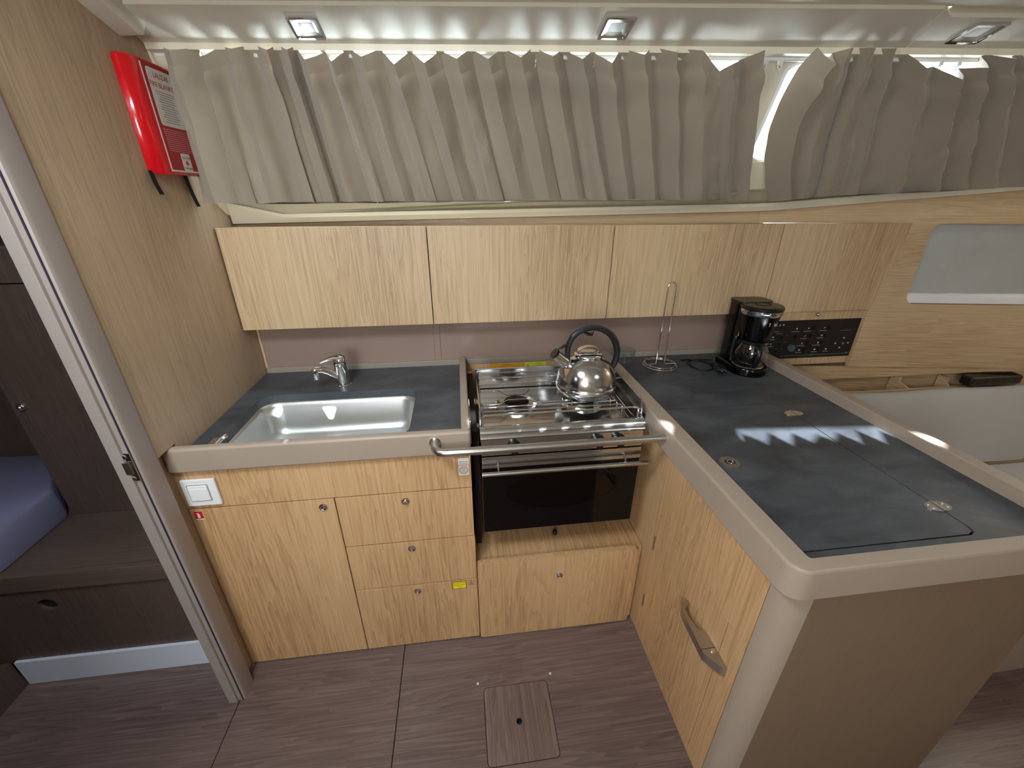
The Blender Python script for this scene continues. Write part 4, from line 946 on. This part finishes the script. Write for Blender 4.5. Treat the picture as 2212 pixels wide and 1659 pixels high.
# ------------------------------------------------------------------ paper towel stand
hx0, hy0 = 0.795, 1.476
pt = Thing('paper_towel_stand', (hx0, hy0, ZC), 'empty chrome wire paper towel stand with a round base on the worktop', 'paper towel holder')
for z, r in ((0.004, 0.066), (0.012, 0.060)):
    pt.part('base_ring', MB().tube([(hx0+r*math.cos(2*PI*k/40), hy0+r*math.sin(2*PI*k/40), ZC+z) for k in range(40)], 0.0028, 8, closed=True), 'chrome')
w = 0.0165
up = [(-0.064, -0.010, 0.010), (-w-0.004, -0.004, 0.010), (-w, 0, 0.016)]+[(-w, 0, z) for z in (0.1, 0.2, 0.300)]+[(-w*1.0*math.cos(a), 0, 0.318+w*math.sin(a)*1.2) for a in [PI*k/8 for k in range(9)]]+[(w, 0, z) for z in (0.300, 0.2, 0.1)]+[(w, 0, 0.016), (w+0.004, -0.004, 0.010), (0.064, -0.010, 0.010)]
pt.part('upright', MB().tube([(hx0+a, hy0+b, ZC+c) for a, b, c in up], 0.0026, 10), 'chrome', ang=60)
# ------------------------------------------------------------------ coffee maker
cm = Thing('coffee_maker', (1.115, 1.40, ZC), 'black drip coffee maker with an empty glass carafe, standing on the worktop', 'coffee maker')
CM = Matrix.Translation((1.112, 1.395, ZC)) @ Matrix.Rotation(math.radians(-3), 4, 'Z')
def dshape(w, yb, yf, n=10, flare=0):
    """D outline: square back at +y, round front at -y"""
    r = w; pts = [(w, yb), (w*0.96, yb+0.01), (-w*0.96, yb+0.01), (-w, yb)]
    for k in range(n+1):
        a = PI+PI*k/n; pts.append((r*math.cos(a), yf+r+r*math.sin(a)))
    return pts
def dl(rows):
    return MB().loft([[Vector((x, y, z)) for x, y in dshape(w, yb, yf)] for w, yb, yf, z in rows])
base = dl([(0.068, 0.088, -0.082, 0.0), (0.070, 0.090, -0.084, 0.004), (0.070, 0.090, -0.084, 0.024), (0.066, 0.088, -0.080, 0.030)]).xf(CM)
bs = cm.part('base', base, 'gloss_black', ang=40)
cm.part('warming_plate', MB().lathe([(0, 0.033), (0.052, 0.033), (0.056, 0.031), (0.058, 0.028)], (0, -0.012, 0), 36).xf(CM), 'satin_steel')
col = MB().loft([[Vector((x, y, z)) for x, y in rrect(-w_, w_, 0.020, 0.096, 0.022, 5)] for z, w_ in ((0.028, 0.066), (0.10, 0.065), (0.18, 0.065), (0.262, 0.066))]).xf(CM)
cm.part('water_tank', col, 'gloss_black', ang=40)
def cone(rows, cy=-0.014): return MB().lathe([(r, z) for r, z in rows], (0, cy, 0), 44)
cm.part('filter_housing', cone([(0, 0.136), (0.050, 0.136), (0.053, 0.140), (0.058, 0.170), (0.0665, 0.236)]).box(-0.060, 0.060, 0.0, 0.060, 0.138, 0.250, 0.004).xf(CM), 'gloss_black', ang=40)
cm.part('chrome_band', cone([(0.0668, 0.233), (0.0700, 0.240), (0.0705, 0.252), (0.0660, 0.253)]).xf(CM), 'chrome', ang=50)
lidm = cone([(0.0700, 0.2525), (0.0725, 0.255), (0.0725, 0.262), (0.068, 0.267), (0.045, 0.269), (0, 0.269)])
lidm.loft([[Vector((x, y, z)) for x, y in rrect(-0.067, 0.067, 0.010, 0.100, 0.024, 4)] for z in (0.2625, 0.2705)])
cl = cm.part('lid', lidm.xf(CM), 'black_plastic', ang=40)
cm.part('lid_ring', MB().tube([(0.028*math.cos(2*PI*k/32), -0.014+0.022*math.sin(2*PI*k/32), 0.2695) for k in range(32)], 0.0014, 6, closed=True).xf(CM), 'matt_black', parent=cl)
textm = textmb('Tefal', 0.019, CM @ frame((0.014, -0.0745, 0.206), (1, 0.18, 0), (0, -0.14, 1)))
cm.part('brand_lettering', textm, 'print_white')
cf = cm.part('carafe', MB().lathe([(0, 0.036), (0.038, 0.036), (0.049, 0.045), (0.0575, 0.062), (0.060, 0.078), (0.056, 0.098), (0.049, 0.113), (0.046, 0.120), (0.0445, 0.120), (0.0475, 0.112), (0.0545, 0.097), (0.0583, 0.078), (0.056, 0.063), (0.048, 0.047), (0.037, 0.0385), (0, 0.0385)], (0, -0.018, 0), 48).xf(CM), 'clear_glass', ang=60)
cm.part('carafe_lid', MB().lathe([(0.046, 0.119), (0.049, 0.121), (0.050, 0.127), (0.046, 0.132), (0.030, 0.134), (0, 0.134)], (0, -0.018, 0), 40).xf(CM), 'black_plastic', parent=cf)
hpth = smooth_pts([(0, -0.064, 0.124), (0, -0.086, 0.122), (0, -0.097, 0.108), (0, -0.096, 0.082), (0, -0.090, 0.058), (0, -0.084, 0.044)], 4)
HM = CM @ Matrix.Rotation(math.radians(-14), 4, 'Z')
cm.part('carafe_handle', MB().tube(hpth, [(0.0105, 0.006)]*len(hpth), 14, flat=(1, 0, 0)).xf(HM), 'black_plastic', parent=cf, ang=60)
cpts = smooth_pts([(1.070, 1.478, ZC+0.006), (1.030, 1.505, ZC+0.004), (0.965, 1.512, ZC+0.004), (0.925, 1.492, ZC+0.004), (0.915, 1.452, ZC+0.004), (0.930, 1.412, ZC+0.004), (0.965, 1.398, ZC+0.004), (0.995, 1.425, ZC+0.005), (0.992, 1.468, ZC+0.010), (0.965, 1.490, ZC+0.011), (0.985, 1.480, ZC+0.012), (1.015, 1.448, ZC+0.010), (1.040, 1.405, ZC+0.005)], 6)
cpts2 = smooth_pts([(0.900, 1.500, ZC+0.009), (0.945, 1.503, ZC+0.010), (0.980, 1.470, ZC+0.012), (1.000, 1.430, ZC+0.012), (0.998, 1.408, ZC+0.014)], 6)
cm.part('power_cord', MB().tube(cpts, 0.0032, 8).tube(cpts2, 0.0032, 8), 'black_plastic', ang=60)
mb = MB().tube([(0.998, 1.410, ZC+0.016), (0.997, 1.396, ZC+0.017), (0.996, 1.384, ZC+0.018)], [0.006, 0.013, 0.0165], 16).cyl((0.996, 1.384, ZC+0.018), (0.995, 1.362, ZC+0.018), 0.0165, 0.0165, seg=20)
pg = cm.part('plug', mb, 'black_plastic')
cm.part('plug_pins', MB().cyl((0.988, 1.362, ZC+0.018), (0.987, 1.345, ZC+0.018), 0.0022, seg=8).cyl((1.003, 1.362, ZC+0.018), (1.002, 1.345, ZC+0.018), 0.0022, seg=8).box(0.979, 0.9805, 1.366, 1.378, ZC+0.014, ZC+0.022), 'chrome', parent=pg)

# ================================================================== CONTROL PANEL
bx = Thing('switch_panel', (1.47, 1.515, 0.85), 'black electrical switch panel with small white symbols on the hull side', 'switch panel')
yP = 1.512
bx.part('timber_surround', MB().box(1.166, 1.700, yP, YB, 0.822, 1.064), 'pale_oak_z')
bx.part('bottom_edge', MB().box(1.166, 1.684, yP-0.002, yP, 0.8215, 0.8235), 'groove')
fp = bx.part('face', MB().box(1.255, 1.690, yP-0.004, yP, 0.856, 1.026, 0.001), 'matt_black')
def PX(x, y):  # panel coords in 0..1
    return 1.255+0.435*x, 0.856+0.170*y
yy = yP-0.0045
sym = MB(); lines = MB(); knobs = []
def ic(x, y, k):
    X, Z = PX(x, y); r = 0.0036
    if k == 't': sym.plate([(X-r, Z-r), (X+r, Z-r), (X, Z+r)], [[(X-r*.55, Z-r*.7), (X+r*.55, Z-r*.7), (X, Z+r*.35)]], XZ, yy, yy+0.0005)
    elif k == 'o': sym.plate(circle(X, Z, r, 16), [circle(X, Z, r*.55, 16)], XZ, yy, yy+0.0005)
    elif k == 'd': sym.plate([(X-r, Z), (X, Z-r), (X+r, Z), (X, Z+r)], [circle(X, Z, r*.35, 8)], XZ, yy, yy+0.0005)
    elif k == 's': sym.plate(rrect(X-r, X+r, Z-r*.8, Z+r*.8, 0.001, 2), [rrect(X-r*.6, X+r*.6, Z-r*.4, Z+r*.4, 0.0005, 2)], XZ, yy, yy+0.0005)
    else: sym.plate([(X-r, Z-r*.8), (X+r*.4, Z-r*.2), (X+r, Z+r*.8), (X-r*.2, Z+r*.4)], [], XZ, yy, yy+0.0005)
def ln(x, y, w, h=0.0011):
    X, Z = PX(x, y); lines.box(X-w/2, X+w/2, yy, yy+0.0005, Z-h, Z+h)
for i, x in enumerate((0.07, 0.105, 0.14, 0.175)): ic(x, 0.90, 'ttts'[i])
ln(0.12, 0.73, 0.022); ln(0.155, 0.68, 0.028, 0.0007)
for x, y, k in ((0.33, 0.79, 'o'), (0.455, 0.79, 'd'), (0.625, 0.79, 'x')):
    ic(x, y, k); ln(x-0.01, y-0.075, 0.034)
for x, y, k in ((0.10, 0.59, 's'), (0.44, 0.59, 'x'), (0.62, 0.59, 's')):
    ic(x, y, k); ln(x-0.01, y-0.065, 0.032)
for x, y, k in ((0.095, 0.41, 'x'), (0.43, 0.40, 't'), (0.605, 0.40, 'o')):
    ic(x, y, k); ln(x-0.01, y-0.065, 0.036)
for x, y, k in ((0.09, 0.22, 'd'), (0.42, 0.22, 's'), (0.59, 0.22, 's'), (0.715, 0.22, 's')):
    ic(x, y, k); ln(x, y-0.065, 0.026)
for x, y in ((0.19, 0.62), (0.245, 0.62), (0.185, 0.45), (0.24, 0.45), (0.17, 0.27), (0.23, 0.27)): ln(x, y, 0.006, 0.0006)
ln(0.07, 0.075, 0.03, 0.0006); ln(0.13, 0.075, 0.03, 0.0006); ln(0.41, 0.075, 0.16, 0.0005); ln(0.80, 0.075, 0.19, 0.0005); ln(0.575, 0.075, 0.02, 0.0012); ln(0.955, 0.10, 0.010, 0.001)
for x, y, k in ((0.875, 0.50, 's'), (0.80, 0.36, 's'), (0.94, 0.36, 's'), (0.86, 0.24, 's')): ic(x, y, k)
ln(0.86, 0.70, 0.05, 0.0006)
bx.part('panel_symbols', sym, 'print_white', parent=fp); bx.part('panel_words', lines, 'print_grey', parent=fp)
rk = []
for x, y in ((0.51, 0.79), (0.68, 0.79), (0.345, 0.59), (0.50, 0.59), (0.66, 0.59), (0.49, 0.40), (0.645, 0.40), (0.48, 0.22), (0.64, 0.22), (0.20, 0.58), (0.19, 0.40), (0.18, 0.22)):
    X, Z = PX(x, y)
    bx.part('rocker_switch', MB().box(X-0.006, X+0.006, yP-0.0085, yP-0.0035, Z-0.007, Z+0.007, 0.0015), 'black_plastic', parent=fp)
X, Z = PX(0.315, 0.30)
bx.part('rotary_knob', MB().cyl((X, yP-0.003, Z), (X, yP-0.016, Z), 0.0155, 0.0145, seg=28).box(X-0.0015, X+0.0015, yP-0.018, yP-0.015, Z-0.014, Z+0.014, 0.0005, M=None), 'grey_knob', parent=fp)
X, Z = PX(0.875, 0.36)
bx.part('push_button', MB().cyl((X, yP-0.003, Z), (X, yP-0.009, Z), 0.0050, seg=20), 'satin_steel', parent=fp)
X, Z = PX(0.875, 0.82)
bx.part('display', MB().box(X-0.024, X+0.024, yP-0.0048, yP-0.003, Z-0.010, Z+0.010), 'screen', parent=fp)

# ================================================================== SETTEE AND SHELF BEHIND
se = Thing('settee', (1.9, 0.9, 0.0), 'pale grey upholstered settee behind the peninsula', 'sofa')
def cush(pr, x0, x1, wav=0.0):
    mb = MB(); rings = []
    for i in range(25):
        x = lerp(x0, x1, i/24); rings.append([Vector((x, y+wav*noise.noise(Vector((x*3, y*4, z*3))), z+wav*0.5*noise.noise(Vector((x*4, z, 2))))) for y, z in pr])
    mb.loft(rings); return mb
back = [(1.340, 0.738), (1.325, 0.722), (1.296, 0.66), (1.260, 0.55), (1.238, 0.47), (1.235, 0.43), (1.35, 0.43), (1.385, 0.725), (1.375, 0.738), (1.358, 0.743)]
se.part('back_cushion', cush(back, 1.29, 2.46, 0.010), 'settee_fabric', ang=60)
seat = [(0.68, 0.30), (0.665, 0.33), (0.665, 0.40), (0.68, 0.425), (0.75, 0.435), (1.23, 0.415), (1.235, 0.30)]
se.part('seat_cushion', cush(seat, 1.29, 2.60, 0.006), 'settee_fabric', ang=60)
se.part('seat_base', MB().box(1.27, 2.60, 0.662, 1.33, 0.0, 0.298), 'taupe_laminate')
sh = Thing('storage_shelf', (2.0, 1.42, 0.70), 'narrow oak fiddle shelf with dividers behind the settee back', 'shelf')
def hyy(x): return hy(x, 0.75)+0.044
mb = MB().plate([(1.42, 1.402), (2.65, 1.402), (2.65, 1.404), (2.65, 1.404)], [], XY, 0.66, 0.661) if False else MB()
rings = [[Vector((x, 1.401, 0.660)), Vector((x, hyy(x)+0.0, 0.660)), Vector((x, hyy(x), 0.672)), Vector((x, 1.401, 0.672))] for x in (1.30, 1.75, 2.15)]
mb.loft(rings)
sh.part('bottom', mb, 'pale_oak_x')
sh.part('front_board', MB().box(1.30, 2.22, 1.388, 1.400, 0.60, 0.733), 'pale_oak_x')
for x in (1.93, 2.13):
    sh.part('divider', MB().plate([(1.401, 0.672), (hyy(x)-0.001, 0.672), (hyy(x)-0.001, 0.765), (hy(x, 0.75)+0.003, 0.765), (hy(x, 0.75)+0.002, 0.742), (1.401, 0.728)], [], YZ, x, x+0.010), 'pale_oak_y')
nv = Thing('radio_handset', (2.35, 1.36, 0.762), 'black electronic unit lying at the right end of the shelf', 'radio')
nv.part('body', MB().box(2.16, 2.42, 1.350, 1.400, 0.748, 0.790, 0.010, 3), 'black_plastic')
nv.part('screen', MB().box(2.23, 2.38, 1.3490, 1.3505, 0.760, 0.780), 'screen')

# ================================================================== FLOOR HATCH, SCREWS
fh = Thing('floor_hatch', (0.1165, 0.723, -0.018), 'small wooden floor hatch with a finger hole, grain across the floor boards', 'floor hatch')
mb = MB().plate(rrect(0.0105, 0.2225, 0.6175, 0.8285, 0.012), [circle(0.115, 0.721, 0.0095, 24)], XY, -0.016, 0.0006)
fh.part('lid', mb, 'walnut_y')
fh.part('finger_hole', MB().plate(circle(0.115, 0.721, 0.0100, 24), [circle(0.115, 0.721, 0.0085, 24)], XY, -0.0165, 0.0003), 'groove')
for n_, (x, y) in enumerate(((-0.009, 0.846), (0.240, 0.848))):
    single('floor_screw', MB().cyl((x, y, 0.0001), (x, y, 0.0012), 0.0038, seg=16), 'label_paper', (x, y, 0), ('pale round screw cap in the floor, left of the hatch corner', 'pale round screw cap in the floor, right of the hatch corner')[n_], 'screw', 'screw caps near the floor hatch')

# ================================================================== FORWARD CABIN THROUGH THE DOORWAY
bk = Thing('bunk', (-1.4, 1.2, 0.0), 'oak bunk base, coloured dark for shade, in the unlit cabin through the doorway', 'bunk')
hb = bk.part('riser', MB().plate([(-2.25, 0.10), (-0.802, 0.10), (-0.802, 0.420), (-2.25, 0.420)], [circle(-1.315, 0.347, 0.027, 28, 0.024)], XZ, 1.040, 1.052), 'shaded_cabin_oak_z')
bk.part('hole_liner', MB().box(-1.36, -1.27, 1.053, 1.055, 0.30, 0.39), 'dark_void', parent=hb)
bk.part('edge_board', MB().box(-2.25, -0.802, 1.028, 1.050, 0.420, 0.482, 0.003), 'shaded_cabin_oak_x')
bk.part('top', MB().box(-2.25, -0.802, 1.050, 1.70, 0.460, 0.480), 'shaded_cabin_oak_x')
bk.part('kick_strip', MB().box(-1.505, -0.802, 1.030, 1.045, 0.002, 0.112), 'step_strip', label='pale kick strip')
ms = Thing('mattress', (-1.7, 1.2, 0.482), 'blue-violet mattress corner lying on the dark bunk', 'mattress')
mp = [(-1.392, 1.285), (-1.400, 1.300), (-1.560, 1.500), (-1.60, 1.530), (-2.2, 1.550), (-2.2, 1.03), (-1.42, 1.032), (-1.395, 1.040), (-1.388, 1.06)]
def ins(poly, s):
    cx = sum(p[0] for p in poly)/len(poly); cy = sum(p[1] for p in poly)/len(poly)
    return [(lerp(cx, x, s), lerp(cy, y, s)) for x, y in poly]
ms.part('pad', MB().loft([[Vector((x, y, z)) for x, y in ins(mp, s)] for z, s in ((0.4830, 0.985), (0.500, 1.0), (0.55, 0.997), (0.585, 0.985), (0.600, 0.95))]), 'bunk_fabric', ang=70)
cw = Thing('cabin_wardrobe', (-1.3, 1.35, 0.48), 'wooden locker wall, coloured dark for shade, in the unlit cabin through the doorway', 'wardrobe')
cw.part('door', MB().box(-1.372, -0.802, 1.300, 1.316, 0.482, 1.275), 'shaded_cabin_oak_z')
cw.part('upper_panel', MB().box(-2.25, -0.802, 1.300, 1.316, 1.279, 1.370), 'shaded_cabin_oak_z')
cw.part('upper_shelf', MB().box(-2.25, -0.802, 1.30, 1.60, 1.360, 1.376), 'shaded_cabin_oak_x')
cw.part('recessed_door', MB().box(-2.25, -1.376, 1.560, 1.576, 0.482, 1.36), 'shaded_cabin_oak_z')
cw.part('side', MB().box(-1.388, -1.374, 1.301, 1.560, 0.482, 1.36), 'shaded_cabin_oak_z')
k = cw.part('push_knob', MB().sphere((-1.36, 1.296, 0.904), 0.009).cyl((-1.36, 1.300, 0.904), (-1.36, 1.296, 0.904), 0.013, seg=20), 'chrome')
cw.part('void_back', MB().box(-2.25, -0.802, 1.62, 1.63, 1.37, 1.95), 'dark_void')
lk = Thing('low_locker', (-1.7, 0.8, 0.0), 'low oak locker side at the lower left of the cabin', 'locker')
lk.part('side_board', MB().box(-1.540, -1.510, 0.55, 1.030, 0.0, 0.118, 0.002), 'shaded_cabin_oak_z')
lk.part('bottom', MB().box(-2.2, -1.545, 0.55, 1.030, 0.0, 0.10), 'shaded_cabin_oak_x')
bgm = MB().box(-1.86, -1.560, 0.80, 1.020, 0.105, 0.345, 0.02, 3)
bg_ = Thing('bag', (-1.7, 0.92, 0.102), 'black bag with a faint red print inside the low locker', 'bag')
bp = bg_.part('shell', bgm, 'bag_fabric')
bg_.part('red_patch', MB().plate([(0.93, 0.135), (1.0, 0.155), (0.99, 0.20), (0.91, 0.175)], [], YZ, -1.5595, -1.5590), 'bag_red')
mb = MB()
for z, a, b in ((0.31, 0.94, 0.99), (0.27, 0.93, 0.985), (0.235, 0.91, 0.985)): mb.box(-1.5595, -1.5588, a, b, z-0.0008, z+0.0008)
bg_.part('white_lines', mb, 'print_grey')

# ================================================================== OUTSIDE
single('pontoon', MB().box(-6, 9, 6.0, 9.0, 0.3, 1.1, 0.05), 'pontoon_white', (1.5, 7.5, 0.3), 'pale pontoon outside the window, seen between the curtains', 'pontoon')
